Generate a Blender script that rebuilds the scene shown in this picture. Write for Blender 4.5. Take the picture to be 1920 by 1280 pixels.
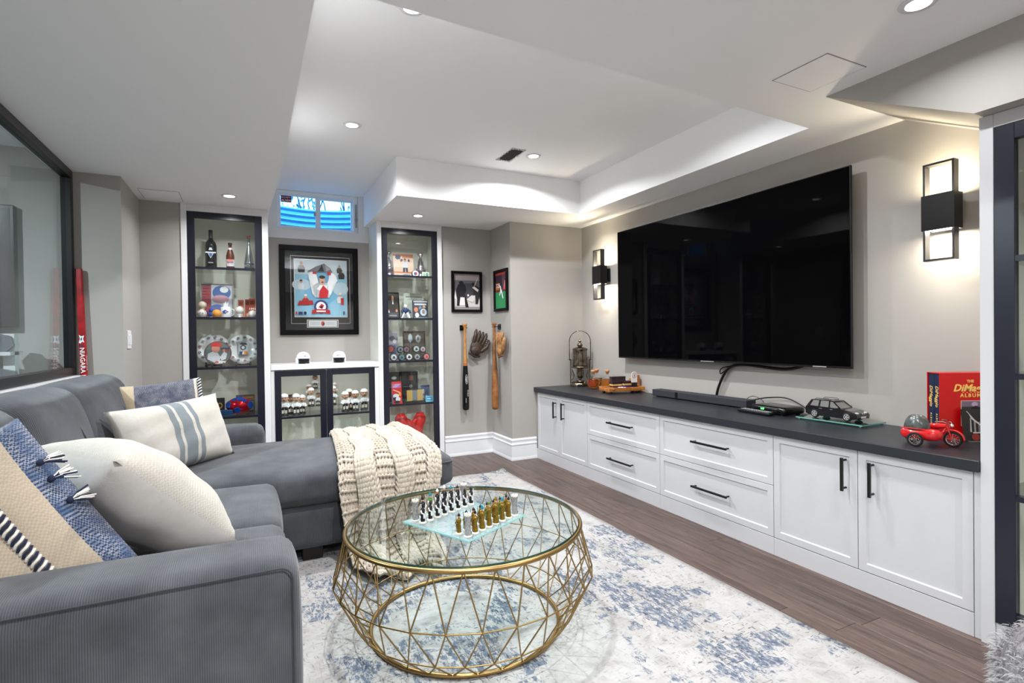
import bpy, bmesh, math, random
from mathutils import Vector, Matrix
random.seed(7)
for o in list(bpy.data.objects): bpy.data.objects.remove(o)
SC = bpy.context.scene
COL = SC.collection
R_ = math.radians

# ---------------------------------------------------------------- camera
cam_d = bpy.data.cameras.new('camera'); cam = bpy.data.objects.new('camera', cam_d); COL.objects.link(cam)
def set_camera():
    yaw, pitch, roll = R_(26.242), R_(-0.570), R_(-0.7535)
    F = Vector((math.sin(yaw)*math.cos(pitch), math.cos(yaw)*math.cos(pitch), math.sin(pitch)))
    r = Vector((math.cos(yaw), -math.sin(yaw), 0)); u = r.cross(F)
    c, s = math.cos(roll), math.sin(roll)
    X = c*r + s*u; Y = -s*r + c*u; Z = -F
    m = Matrix.Identity(4)
    for i in range(3):
        m[i][0] = X[i]; m[i][1] = Y[i]; m[i][2] = Z[i]
    m[0][3], m[1][3], m[2][3] = 0.0, 0.0, 1.15
    cam.matrix_world = m
    cam_d.sensor_width = 36.0; cam_d.lens = 36.0*1000.4/1920.0
    cam_d.clip_start = 0.02; cam_d.clip_end = 60
set_camera(); SC.camera = cam

# ---------------------------------------------------------------- world, exposure
W = bpy.data.worlds.new('world'); SC.world = W; W.use_nodes = True
W.node_tree.nodes['Background'].inputs[0].default_value = (0.42, 0.70, 1.0, 1)
W.node_tree.nodes['Background'].inputs[1].default_value = 4.0
SC.view_settings.view_transform = 'Standard'; SC.view_settings.look = 'None'
SC.view_settings.gamma = 1.0; SC.view_settings.use_curve_mapping = False
SC.view_settings.exposure = 0.84
P_DOWN = 17.0      # watt of one recessed downlight
P_SCON = 2.1      # watt of one sconce lamp (each has two)
LCOL = (0.965, 0.98, 1.0)

# ---------------------------------------------------------------- materials
MATS = {}
def nodes_of(name):
    m = bpy.data.materials.new(name); m.use_nodes = True
    nt = m.node_tree; b = nt.nodes['Principled BSDF']
    return m, nt, b
def c4(c): return (c[0], c[1], c[2], 1)
def srgb(r, g, b):
    f = lambda v: (v/255/12.92) if v/255 <= .04045 else ((v/255+.055)/1.055)**2.4
    return (f(r), f(g), f(b))
def N(nt, t, **kw):
    n = nt.nodes.new(t)
    for k, v in kw.items():
        if k in n.inputs.keys() if isinstance(k, str) else False: n.inputs[k].default_value = v
        else: setattr(n, k, v)
    return n
def coord(nt, kind='Object', scale=(1,1,1), rot=(0,0,0), loc=(0,0,0)):
    tc = nt.nodes.new('ShaderNodeTexCoord'); mp = nt.nodes.new('ShaderNodeMapping')
    mp.inputs['Scale'].default_value = scale; mp.inputs['Rotation'].default_value = rot; mp.inputs['Location'].default_value = loc
    nt.links.new(tc.outputs[kind], mp.inputs[0]); return mp.outputs[0]
def noise(nt, vec, scale, detail=4, rough=.55, dist=0):
    n = nt.nodes.new('ShaderNodeTexNoise'); n.inputs['Scale'].default_value = scale; n.inputs['Detail'].default_value = detail
    n.inputs['Roughness'].default_value = rough; n.inputs['Distortion'].default_value = dist
    nt.links.new(vec, n.inputs['Vector']); return n.outputs['Fac']
def ramp(nt, fac, stops, interp='LINEAR'):
    n = nt.nodes.new('ShaderNodeValToRGB'); cr = n.color_ramp; cr.interpolation = interp
    while len(cr.elements) < len(stops): cr.elements.new(.5)
    for e, (p, c) in zip(cr.elements, stops):
        e.position = p; e.color = c4(c) if hasattr(c, '__len__') else (c, c, c, 1)
    nt.links.new(fac, n.inputs[0]); return n.outputs[0]
def mix(nt, fac, a, b, mode='MIX'):
    n = nt.nodes.new('ShaderNodeMix'); n.data_type = 'RGBA'; n.blend_type = mode
    for sock, v in ((n.inputs[0], fac), (n.inputs[6], a), (n.inputs[7], b)):
        if hasattr(v, 'is_linked') or hasattr(v, 'links'): nt.links.new(v, sock)
        elif hasattr(v, '__len__'): sock.default_value = c4(v)
        else: sock.default_value = v
    return n.outputs[2]
def math_(nt, op, a, b=0.0, clamp=False):
    n = nt.nodes.new('ShaderNodeMath'); n.operation = op; n.use_clamp = clamp
    for s, v in ((n.inputs[0], a), (n.inputs[1], b)):
        if hasattr(v, 'links'): nt.links.new(v, s)
        else: s.default_value = v
    return n.outputs[0]
def bump(nt, b, h, strength=.3, dist=.005):
    n = nt.nodes.new('ShaderNodeBump'); n.inputs['Strength'].default_value = strength; n.inputs['Distance'].default_value = dist
    nt.links.new(h, n.inputs['Height']); nt.links.new(n.outputs[0], b.inputs['Normal'])
def M(name, col, rough=.5, metal=0, spec=.5, bmp=None, var=None, coat=0, emit=None, sheen=0, trans=0, ior=1.45):
    if name in MATS: return MATS[name]
    m, nt, b = nodes_of(name)
    b.inputs['Base Color'].default_value = c4(col); b.inputs['Roughness'].default_value = rough
    b.inputs['Metallic'].default_value = metal; b.inputs['Specular IOR Level'].default_value = spec
    b.inputs['Coat Weight'].default_value = coat; b.inputs['Sheen Weight'].default_value = sheen
    b.inputs['Transmission Weight'].default_value = trans; b.inputs['IOR'].default_value = ior
    if coat: b.inputs['Coat Roughness'].default_value = .05
    if emit:
        b.inputs['Emission Color'].default_value = c4(emit[0]); b.inputs['Emission Strength'].default_value = emit[1]
    if var or bmp: vec = coord(nt)
    if var:
        f = noise(nt, vec, var[0]); nt.links.new(mix(nt, ramp(nt, f, [(.35, 0), (.65, 1)]), col, var[1]), b.inputs['Base Color'])
    if bmp: bump(nt, b, noise(nt, vec, bmp[0], 3), bmp[1], bmp[2])
    MATS[name] = m; return m
def flat(r, g, b, rough=.55):          # a printed or painted colour given in sRGB
    return M('paint_%d_%d_%d_%d' % (r, g, b, rough*100), srgb(r, g, b), rough)
def thin_glass(name, tint=(.94, .97, .955), refl=1.0, rough=0.0):
    m = bpy.data.materials.new(name); m.use_nodes = True; nt = m.node_tree; nt.nodes.clear()
    out = nt.nodes.new('ShaderNodeOutputMaterial'); t = nt.nodes.new('ShaderNodeBsdfTransparent'); g = nt.nodes.new('ShaderNodeBsdfGlossy')
    t.inputs[0].default_value = c4(tint); g.inputs['Roughness'].default_value = rough
    lw = nt.nodes.new('ShaderNodeLayerWeight'); lw.inputs[0].default_value = .5
    mx = nt.nodes.new('ShaderNodeMixShader')
    fr = math_(nt, 'ADD', math_(nt, 'MULTIPLY', math_(nt, 'POWER', lw.outputs['Facing'], 5.0), .96), .04)     # Schlick reflectance of glass
    nt.links.new(math_(nt, 'MULTIPLY', fr, refl, True), mx.inputs[0])
    nt.links.new(t.outputs[0], mx.inputs[1]); nt.links.new(g.outputs[0], mx.inputs[2]); nt.links.new(mx.outputs[0], out.inputs[0])
    MATS[name] = m; return m

wall_m = M('greige_wall_paint', srgb(168, 164, 159), .6, bmp=(220, .05, .002))
white_m = M('white_ceiling_paint', srgb(243, 243, 243), .65, bmp=(300, .04, .002))
trim_m = M('white_trim_paint', srgb(226, 227, 229), .35)
cab_m = M('white_cabinet_lacquer', srgb(195, 195, 197), .32)
cream_m = M('cabinet_interior', srgb(222, 222, 212), .5)
bright_m = M('white_cabinet_brightened', srgb(228, 228, 229), .35)  # same cabinet white; the brighter light on the back units is in its colour
black_m = M('satin_black_frame', srgb(26, 28, 40), .28)
blackmetal_m = M('black_metal', srgb(16, 16, 18), .3, .3)
gunmetal_m = M('gunmetal', srgb(70, 70, 72), .3, .8)
steel_m = M('polished_steel', srgb(205, 205, 205), .14, 1)
chrome_m = M('chrome', srgb(235, 235, 235), .05, 1)
gold_m = M('brushed_brass', srgb(158, 130, 84), .34, 1)
plastic_black = M('black_plastic', srgb(14, 14, 15), .3)
counter_m = M('charcoal_worktop', srgb(36, 39, 45), .38, bmp=(600, .03, .001))
wood_dark = M('walnut', srgb(80, 46, 30), .45, var=(30, srgb(50, 28, 18)))
clear_m = thin_glass('clear_pane', (.975, .985, .98), 1.0)
shelf_glass = thin_glass('shelf_glass', (.965, .98, .97), .8)
partition_m = thin_glass('partition_glass', (.80, .87, .88), 1.0)
tabletop_m = thin_glass('table_glass', (.955, .985, .98), .55)
winglass_m = thin_glass('window_glass', (.62, .85, .98), .8)
glass_edge = M('green_glass_edge', srgb(10, 70, 66), .1, coat=1)

def wood_floor():
    m, nt, b = nodes_of('oak_floor')
    oi = nt.nodes.new('ShaderNodeObjectInfo')
    tc = nt.nodes.new('ShaderNodeTexCoord'); mp = nt.nodes.new('ShaderNodeMapping'); mp.inputs['Scale'].default_value = (30, 1.6, 1)
    add = nt.nodes.new('ShaderNodeVectorMath'); add.operation = 'ADD'
    sc = nt.nodes.new('ShaderNodeVectorMath'); sc.operation = 'SCALE'; sc.inputs['Scale'].default_value = 37.0
    cmb = nt.nodes.new('ShaderNodeCombineXYZ')
    nt.links.new(oi.outputs['Random'], cmb.inputs[0]); nt.links.new(oi.outputs['Random'], cmb.inputs[1]); nt.links.new(cmb.outputs[0], sc.inputs[0])
    nt.links.new(tc.outputs['Object'], mp.inputs[0]); nt.links.new(mp.outputs[0], add.inputs[0]); nt.links.new(sc.outputs[0], add.inputs[1])
    v = add.outputs[0]
    f1 = noise(nt, v, .8, 6, .6, 1.6); f2 = noise(nt, v, 3.2, 6, .75, .9)
    c1 = ramp(nt, f1, [(.3, srgb(66, 52, 47)), (.5, srgb(90, 73, 66)), (.72, srgb(110, 91, 84))])
    c2 = ramp(nt, f2, [(.38, .30), (.50, 1.0)])
    col = mix(nt, .8, c1, c2, 'MULTIPLY')
    tint = ramp(nt, oi.outputs['Random'], [(0, srgb(218, 212, 210)), (1, srgb(255, 252, 250))])
    nt.links.new(mix(nt, .9, col, tint, 'MULTIPLY'), b.inputs['Base Color'])
    b.inputs['Roughness'].default_value = .38
    bump(nt, b, f2, .12, .002); MATS['oak'] = m; return m
floor_m = wood_floor()

def corduroy(name, axis, base=(88, 90, 94), dark=(66, 68, 72), scale=427):
    m, nt, b = nodes_of(name)
    vec = coord(nt)
    w = nt.nodes.new('ShaderNodeTexWave'); w.wave_type = 'BANDS'; w.bands_direction = axis
    w.inputs['Scale'].default_value = scale/6.2832*1.0; w.inputs['Distortion'].default_value = .6; w.inputs['Detail'].default_value = 1; w.inputs['Detail Scale'].default_value = 4
    nt.links.new(vec, w.inputs['Vector'])
    n1 = noise(nt, vec, 7, 3); n2 = noise(nt, vec, 2.5, 2)
    c = ramp(nt, n1, [(.3, srgb(*dark)), (.7, srgb(*base))])
    wr = ramp(nt, w.outputs['Fac'], [(.0, .55), (.7, 1.0)])
    nt.links.new(mix(nt, .8, c, wr, 'MULTIPLY'), b.inputs['Base Color'])
    b.inputs['Roughness'].default_value = .95; b.inputs['Specular IOR Level'].default_value = .1
    b.inputs['Sheen Weight'].default_value = .18; b.inputs['Sheen Roughness'].default_value = .5
    h = math_(nt, 'ADD', w.outputs['Fac'], math_(nt, 'MULTIPLY', n2, 3.0))
    bump(nt, b, h, .3, .002); MATS[name] = m; return m
cordX = corduroy('grey_corduroy_x', 'X'); cordY = corduroy('grey_corduroy_y', 'Y')

def rug_mat():
    m, nt, b = nodes_of('distressed_rug')
    v = coord(nt)
    vx = coord(nt, scale=(1, .35, 1)); vy = coord(nt, scale=(.3, 1, 1))
    n_big = noise(nt, v, 2.3, 3, .5); n_mid = noise(nt, v, 8, 6, .7, .8); n_f = noise(nt, v, 60, 4, .7)
    base = ramp(nt, n_mid, [(.3, srgb(142, 139, 136)), (.5, srgb(164, 162, 160)), (.75, srgb(172, 171, 170))])
    vor = nt.nodes.new('ShaderNodeTexVoronoi'); vor.distance = 'CHEBYCHEV'; vor.inputs['Scale'].default_value = 9; nt.links.new(v, vor.inputs['Vector'])
    cell = vor.outputs['Color']
    sep = nt.nodes.new('ShaderNodeSeparateColor'); nt.links.new(cell, sep.inputs[0])
    a = math_(nt, 'ADD', math_(nt, 'MULTIPLY', n_big, 1.2), math_(nt, 'MULTIPLY', sep.outputs[0], .34))
    a = math_(nt, 'ADD', a, math_(nt, 'MULTIPLY', n_mid, .9))
    patch = ramp(nt, a, [(.655, 0), (.685, 1)]) if False else ramp(nt, math_(nt, 'MULTIPLY', a, .6), [(.745, 0), (.785, 1)])
    breakup = ramp(nt, noise(nt, vx, 62, 5, .8), [(.45, 0), (.53, 1)])
    blue = math_(nt, 'MULTIPLY', patch, breakup)
    small = ramp(nt, noise(nt, vy, 60, 4, .7), [(.60, 0), (.64, 1)])
    small2 = ramp(nt, noise(nt, v, 5, 2), [(.48, 0), (.62, 1)])
    blue = math_(nt, 'MAXIMUM', blue, math_(nt, 'MULTIPLY', math_(nt, 'MULTIPLY', small, small2), .8))
    bc = ramp(nt, n_f, [(.3, srgb(66, 76, 92)), (.7, srgb(112, 120, 134))])
    col = mix(nt, blue, base, bc)
    dv = coord(nt, scale=(150, 26, 1)); dv2 = coord(nt, scale=(30, 120, 1))
    d1 = ramp(nt, noise(nt, dv, 1.0, 1), [(.655, 0), (.675, 1)]); d2 = ramp(nt, noise(nt, dv2, 1.0, 1), [(.655, 0), (.675, 1)])
    dash = math_(nt, 'MULTIPLY', math_(nt, 'MAXIMUM', d1, d2), ramp(nt, n_big, [(.40, .15), (.58, .9)]))
    col = mix(nt, dash, col, srgb(62, 60, 64))
    nt.links.new(col, b.inputs['Base Color']); b.inputs['Roughness'].default_value = .95; b.inputs['Specular IOR Level'].default_value = .1
    bump(nt, b, n_f, .25, .003); MATS['rug'] = m; return m
rug_m = rug_mat()

def woven(name, stops, axis=0, scale=180, vertical_axis=None, strength=.4, speck=None):
    """fabric striped across one object axis: stops = [(position metres, sRGB)], constant steps"""
    m, nt, b = nodes_of(name)
    v = coord(nt); sep = nt.nodes.new('ShaderNodeSeparateXYZ'); nt.links.new(v, sep.inputs[0])
    x = sep.outputs[axis]
    n = noise(nt, v, 45, 4, .7)
    x2 = math_(nt, 'ADD', x, math_(nt, 'MULTIPLY', math_(nt, 'SUBTRACT', n, .5), .006))
    fac = math_(nt, 'ADD', x2, .5)
    col = ramp(nt, fac, [(p+.5, srgb(*c)) for p, c in stops], 'CONSTANT')
    vv = coord(nt, scale=(1, 1, 1))
    chk = nt.nodes.new('ShaderNodeTexChecker'); chk.inputs['Scale'].default_value = scale; nt.links.new(vv, chk.inputs['Vector'])
    chk.inputs[1].default_value = (1, 1, 1, 1); chk.inputs[2].default_value = (.72, .72, .72, 1)
    if speck:
        sp = mix(nt, math_(nt, 'MULTIPLY', chk.outputs['Fac'], ramp(nt, noise(nt, v, 20, 3), [(.35, .1), (.6, .55)])), col, srgb(*speck))
        keep = ramp(nt, fac, [(p+.5, 1.0 if c[2] > c[0]+12 else 0.0) for p, c in stops], 'CONSTANT')
        col = mix(nt, keep, col, sp)
    col = mix(nt, .5, col, chk.outputs['Color'], 'MULTIPLY')
    nt.links.new(mix(nt, .25, col, ramp(nt, n, [(.3, .6), (.7, 1.0)]), 'MULTIPLY'), b.inputs['Base Color'])
    b.inputs['Roughness'].default_value = .95; b.inputs['Specular IOR Level'].default_value = .1; b.inputs['Sheen Weight'].default_value = .2
    bump(nt, b, math_(nt, 'ADD', chk.outputs['Fac'], n), strength, .0015); MATS[name] = m; return m

def screen_mat():
    m, nt, b = nodes_of('tv_screen')
    b.inputs['Base Color'].default_value = (.0015, .0015, .0018, 1); b.inputs['Roughness'].default_value = .03; b.inputs['Specular IOR Level'].default_value = .04
    v = coord(nt, scale=(1, 1, 4)); bump(nt, b, noise(nt, v, 2.2, 1), .02, .01); return m
screen_m = screen_mat()

# ---------------------------------------------------------------- mesh building
class MB:
    def __init__(s): s.v = []; s.f = []; s.m = []; s.sm = []; s.mats = []
    def mi(s, mat):
        if mat is None: return 0
        if mat not in s.mats: s.mats.append(mat)
        return s.mats.index(mat)
    def add(s, vs, fs, smooth=False, mat=None):
        o = len(s.v); s.v += [tuple(p) for p in vs]; k = s.mi(mat)
        for f in fs: s.f.append([i+o for i in f]); s.m.append(k); s.sm.append(smooth)
        return s
    def box(s, x0, x1, y0, y1, z0, z1, mat=None):
        v = [(x, y, z) for z in (z0, z1) for y in (y0, y1) for x in (x0, x1)]
        return s.add(v, [(0, 2, 3, 1), (4, 5, 7, 6), (0, 1, 5, 4), (2, 6, 7, 3), (0, 4, 6, 2), (1, 3, 7, 5)], mat=mat)
    def cbox(s, c, sz, mat=None):
        return s.box(c[0]-sz[0]/2, c[0]+sz[0]/2, c[1]-sz[1]/2, c[1]+sz[1]/2, c[2]-sz[2]/2, c[2]+sz[2]/2, mat)
    def obox(s, c, sz, rot, mat=None):
        v = [Vector(c)+rot @ Vector((x*sz[0]/2, y*sz[1]/2, z*sz[2]/2)) for z in (-1, 1) for y in (-1, 1) for x in (-1, 1)]
        return s.add(v, [(0, 2, 3, 1), (4, 5, 7, 6), (0, 1, 5, 4), (2, 6, 7, 3), (0, 4, 6, 2), (1, 3, 7, 5)], mat=mat)
    def cyl(s, p0, p1, r0, r1=None, n=14, cap=True, mat=None, smooth=True):
        r1 = r0 if r1 is None else r1; p0 = Vector(p0); p1 = Vector(p1); d = (p1-p0).normalized()
        a = d.orthogonal().normalized(); b = d.cross(a)
        vs = []
        for p, r in ((p0, r0), (p1, r1)):
            for i in range(n):
                t = 2*math.pi*i/n; vs.append(p+a*math.cos(t)*r+b*math.sin(t)*r)
        s.add(vs, [(i, (i+1) % n, n+(i+1) % n, n+i) for i in range(n)], smooth, mat)
        if cap: s.add(vs, [tuple(range(n-1, -1, -1)), tuple(range(n, 2*n))], False, mat)
        return s
    def lathe(s, prof, c=(0, 0, 0), n=24, mat=None, smooth=True, sx=1, sy=1):
        vs = []; k = len(prof)
        for r, z in prof:
            for i in range(n):
                t = 2*math.pi*i/n; vs.append((c[0]+r*math.cos(t)*sx, c[1]+r*math.sin(t)*sy, c[2]+z))
        fs = [(j*n+i, j*n+(i+1) % n, (j+1)*n+(i+1) % n, (j+1)*n+i) for j in range(k-1) for i in range(n)]
        s.add(vs, fs, smooth, mat)
        if prof[0][0] > 1e-5: s.add(vs[:n], [tuple(range(n-1, -1, -1))], False, mat)
        if prof[-1][0] > 1e-5: s.add(vs[-n:], [tuple(range(n))], False, mat)
        return s
    def tube(s, pts, r, n=8, closed=False, mat=None, caps=True):
        P = [Vector(p) for p in pts]; k = len(P); vs = []; a = None
        for i, p in enumerate(P):
            if closed: d = P[(i+1) % k]-P[i-1]
            else: d = P[min(i+1, k-1)]-P[max(i-1, 0)]
            d.normalize()
            if a is None: a = d.orthogonal().normalized()
            else: a = (a-d*a.dot(d)); a = a.normalized() if a.length > 1e-6 else d.orthogonal().normalized()
            b = d.cross(a); rr = r[i] if hasattr(r, '__len__') else r
            for j in range(n):
                t = 2*math.pi*j/n; vs.append(p+a*math.cos(t)*rr+b*math.sin(t)*rr)
        fs = [(i*n+j, i*n+(j+1) % n, ((i+1) % k)*n+(j+1) % n, ((i+1) % k)*n+j) for i in range(k if closed else k-1) for j in range(n)]
        s.add(vs, fs, True, mat)
        if not closed and caps: s.add(vs, [tuple(range(n-1, -1, -1)), tuple(range((k-1)*n, k*n))], False, mat)
        return s
    def prism(s, pts, h0, h1, fn=None, mat=None, smooth=False):
        """polygon pts (a,b) extruded along the third axis; fn maps (a,b,h) to xyz"""
        fn = fn or (lambda a, b, h: (a, b, h)); n = len(pts)
        vs = [fn(a, b, h0) for a, b in pts]+[fn(a, b, h1) for a, b in pts]
        s.add(vs, [(i, (i+1) % n, n+(i+1) % n, n+i) for i in range(n)], smooth, mat)
        return s.add(vs, [tuple(range(n-1, -1, -1)), tuple(range(n, 2*n))], False, mat)
    def ball(s, c, r, n=14, mat=None):
        r = (r, r, r) if not hasattr(r, '__len__') else r
        k = max(6, n//2+1); vs = []
        for j in range(k+1):
            p = math.pi*j/k
            for i in range(n):
                t = 2*math.pi*i/n; vs.append((c[0]+r[0]*math.sin(p)*math.cos(t), c[1]+r[1]*math.sin(p)*math.sin(t), c[2]-r[2]*math.cos(p)))
        return s.add(vs, [(j*n+i, j*n+(i+1) % n, (j+1)*n+(i+1) % n, (j+1)*n+i) for j in range(k) for i in range(n)], True, mat)
    def grid(s, fn, nu, nv, mat=None, smooth=True, closeu=False):
        vs = [fn(i/nu, j/nv) for j in range(nv+1) for i in range(nu+(0 if closeu else 1))]
        w = nu if closeu else nu+1
        return s.add(vs, [(j*w+i, j*w+(i+1) % w, (j+1)*w+(i+1) % w, (j+1)*w+i) for j in range(nv) for i in range(nu)], smooth, mat)
    def xf(s, mat4, start=0):
        s.v[start:] = [tuple(mat4 @ Vector(p)) for p in s.v[start:]]; return s
    def mesh(s, name, mat=None, weld=False):
        me = bpy.data.meshes.new(name); me.from_pydata(s.v, [], s.f)
        if mat is not None and not s.mats: me.materials.append(mat)
        else:
            if mat is not None and None in [None]: pass
            for x in s.mats: me.materials.append(x)
            me.polygons.foreach_set('material_index', s.m)
        me.polygons.foreach_set('use_smooth', s.sm)
        if weld:
            bm = bmesh.new(); bm.from_mesh(me); bmesh.ops.remove_doubles(bm, verts=bm.verts, dist=1e-5)
            bmesh.ops.recalc_face_normals(bm, faces=bm.faces); bm.to_mesh(me); bm.free()
        me.update(); return me
    def build(s, name, mat=None, parent=None, bev=0, seg=2, weld=False, loc=None, sub=0):
        o = bpy.data.objects.new(name, s.mesh(name, mat, weld)); COL.objects.link(o)
        if parent is not None: o.parent = parent
        if loc is not None: o.location = loc
        if bev:
            b = o.modifiers.new('bevel', 'BEVEL'); b.width = bev; b.segments = seg; b.limit_method = 'ANGLE'; b.angle_limit = R_(40)
        if sub:
            q = o.modifiers.new('subsurf', 'SUBSURF'); q.levels = sub; q.render_levels = sub
        return o
def tag(o, label, cat, group=None):
    o['label'] = label; o['category'] = cat
    if group: o['group'] = group
    return o
def thing(name, label, cat, loc=(0, 0, 0), rz=0, group=None):
    o = bpy.data.objects.new(name, None); COL.objects.link(o); o.location = loc; o.rotation_euler = (0, 0, rz); o.empty_display_size = .05
    return tag(o, label, cat, group)
def struct(o, label=None):
    o['kind'] = 'structure'
    if label: o['label'] = label
    return o
def copy_tree(o, parent=None):
    c = o.copy(); COL.objects.link(c); c.parent = parent
    for ch in list(o.children): copy_tree(ch, c)
    return c
def child_copy(o, parent, loc=None, rz=None):
    c = o.copy(); COL.objects.link(c); c.parent = parent
    if loc is not None: c.location = loc
    if rz is not None: c.rotation_euler = (0, 0, rz)
    return c
def text_mesh(body, size, extrude=.0006, shear=0, spacing=1.0, bold=0):
    cu = bpy.data.curves.new('lettering', 'FONT'); cu.body = body; cu.size = size; cu.extrude = extrude; cu.align_x = 'CENTER'; cu.align_y = 'CENTER'
    cu.shear = shear; cu.space_character = spacing; cu.offset = bold; cu.resolution_u = 2
    o = bpy.data.objects.new('lettering', cu); COL.objects.link(o)
    me = bpy.data.meshes.new_from_object(o); bpy.data.objects.remove(o); return me
def lettering(body, size, mat, parent, loc, right, up, name='lettering', **kw):
    me = text_mesh(body, size, **kw); me.materials.clear(); me.materials.append(mat)
    o = bpy.data.objects.new(name, me); COL.objects.link(o); o.parent = parent
    r = Vector(right).normalized(); u = Vector(up).normalized(); n = r.cross(u)
    m = Matrix(((r[0], u[0], n[0], loc[0]), (r[1], u[1], n[1], loc[1]), (r[2], u[2], n[2], loc[2]), (0, 0, 0, 1)))
    o.matrix_local = m; return o
def printed(name, parent, shapes, origin, right, up, w, h, step=.0004):
    """flat print: shapes in 0..1 units of a w x h rectangle, layered outwards by a hair each"""
    mb = MB(); o = Vector(origin); r = Vector(right).normalized(); u = Vector(up).normalized(); n = r.cross(u)
    for k, sh in enumerate(shapes):
        kind, col = sh[0], sh[-1]; mt = flat(*col) if isinstance(col, tuple) else col
        if kind == 'r': x0, y0, x1, y1 = sh[1:5]; pts = [(x0, y0), (x1, y0), (x1, y1), (x0, y1)]
        elif kind == 'e':
            cx, cy, rx, ry = sh[1:5]; pts = [(cx+rx*math.cos(t*math.pi/9), cy+ry*math.sin(t*math.pi/9)) for t in range(18)]
        else: pts = sh[1]
        mb.add([o+r*(a*w)+u*(b*h)+n*(step*(k+1)) for a, b in pts], [tuple(range(len(pts)))], False, mt)
    return mb.build(name, None, parent)
def rbox(mb, c, h, r, n=8, puff=(0, 0, 0), mat=None):
    """rounded, puffed cushion: c centre, h half sizes, r corner radius"""
    def par(k):
        t = -1+2*k/n; return math.sin(t*math.pi/2)*.55+t*.45
    def P(a):
        pos = Vector([a[i]*h[i] for i in range(3)]); q = Vector([max(-(h[i]-r), min(h[i]-r, pos[i])) for i in range(3)])
        d = pos-q
        if d.length > 1e-9: pos = q+d.normalized()*r
        e = [1-min(1, abs(pos[i])/h[i])**2 for i in range(3)]
        for i in range(3):
            j, k = (i+1) % 3, (i+2) % 3
            pos[i] += puff[i]*(pos[i]/h[i])*max(0, e[j])**.8*max(0, e[k])**.8
        return Vector(c)+pos
    for ax in range(3):
        for sg in (-1, 1):
            def fn(u, v, ax=ax, sg=sg):
                a = [0, 0, 0]; a[ax] = sg; j, k = ((ax+1) % 3, (ax+2) % 3) if sg > 0 else ((ax+2) % 3, (ax+1) % 3)
                a[j] = par(u*n); a[k] = par(v*n); return P(a)
            mb.grid(fn, n, n, mat)
    return mb
# ================================================================ structure
ZS, ZT = 2.205, 2.495          # soffit and tray heights
# floor with planks
fl = struct(MB().box(-3.3, 3.08, -2.7, 5.4, -.12, -.012).build('floor', M('subfloor', srgb(60, 48, 42), .8)))
plank_meshes = {}
px0, pw = -1.04, .127
x = px0; row = 0
while x < 2.95:
    y = -2.6 + random.uniform(-1.2, 0)
    while y < 5.2:
        L = random.choice((1.0, 1.2, 1.5, 1.8))
        if L not in plank_meshes:
            mb = MB(); w2, l2 = pw/2-.0007, L/2-.0007
            mb.add([(-w2, -l2, -.012), (w2, -l2, -.012), (w2, l2, -.012), (-w2, l2, -.012),
                    (-w2, -l2, -.0012), (w2, -l2, -.0012), (w2, l2, -.0012), (-w2, l2, -.0012),
                    (-w2+.001, -l2+.001, 0), (w2-.001, -l2+.001, 0), (w2-.001, l2-.001, 0), (-w2+.001, l2-.001, 0)],
                   [(0, 1, 5, 4), (1, 2, 6, 5), (2, 3, 7, 6), (3, 0, 4, 7), (4, 5, 9, 8), (5, 6, 10, 9), (6, 7, 11, 10), (7, 4, 8, 11), (8, 9, 10, 11)])
            plank_meshes[L] = mb.mesh('plank', floor_m)
        if y+L > -2.0:
            p = bpy.data.objects.new('plank', plank_meshes[L]); COL.objects.link(p); p.parent = fl; p.location = (x+pw/2, y+L/2, 0)
        y += L
    x += pw; row += 1
struct(MB().box(-3.3, -1.05, -2.7, 4.2, -.012, .002).build('floor_gym', M('gym_mat', srgb(70, 70, 72), .8)))

# ceiling: raised tray between soffits
mb = MB()
mb.prism([(-1.07, -2.7), (3.08, -2.7), (3.08, 1.812), (2.62, 1.80), (.37, 1.687), (.2, 1.68), (-1.07, 1.62)], ZS, 2.64)
mb.prism([(-1.07, 1.62), (.2, 1.68), (.2, 3.8), (.165, 4.78), (.165, 5.3), (-1.07, 5.3)], ZS, 2.64)
mb.prism([(2.615, 1.80), (3.08, 1.812), (3.08, 3.925), (2.615, 3.925)], ZS, 2.64)
mb.prism([(1.0, 3.93), (2.615, 3.925), (3.08, 3.925), (3.08, 5.3), (1.0, 5.3)], ZS, 2.64)
mb.box(.1, 2.7, 1.5, 5.36, ZT, 2.7)
struct(mb.build('ceiling', white_m))
struct(MB().box(-3.3, -1.07, -2.7, 4.3, 2.32, 2.5).build('ceiling_gym', white_m))
mb = MB(); mb.prism([(1.53, 2.2055), (.985, 1.925), (-2.7, 1.925), (-2.7, 2.2055)], 2.34, 2.97, lambda a, b, h: (h, a, b))
struct(mb.build('ceiling_bulkhead', wall_m))

# walls
struct(MB().box(2.96, 3.08, -2.7, 4.6, 0, 2.64).build('wall_right', wall_m))
mb = MB()
mb.box(2.17, 3.08, 4.42, 5.0, 0, 2.25); mb.box(1.66, 2.2, 4.86, 5.0, 0, 2.25)
mb.box(.1, 1.1, 5.2, 5.3, 0, 2.058); mb.box(-.76, -.45, 4.80, 4.95, 0, 2.25)
mb.box(-1.1, .2, 5.3, 5.36, 0, 2.7); mb.box(.99, 3.08, 5.3, 5.36, 0, 2.7); mb.box(.15, 1.05, 5.3, 5.36, 0, 2.1)
struct(mb.build('wall_back', wall_m))
mb = MB()       # projecting pier at the left and the rear wall of the room next door
mb.box(-3.3, -.72, 4.17, 4.82, 0, 2.4)
struct(mb.build('wall_pier', wall_m))
mb = MB(); mb.box(-1.07, -.967, -2.7, 4.17, 0, .925); mb.box(-1.07, -.967, -2.7, .9, .9, 2.3)
struct(mb.build('wall_left', M('white_half_wall', srgb(222, 221, 219), .5)))
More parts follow.
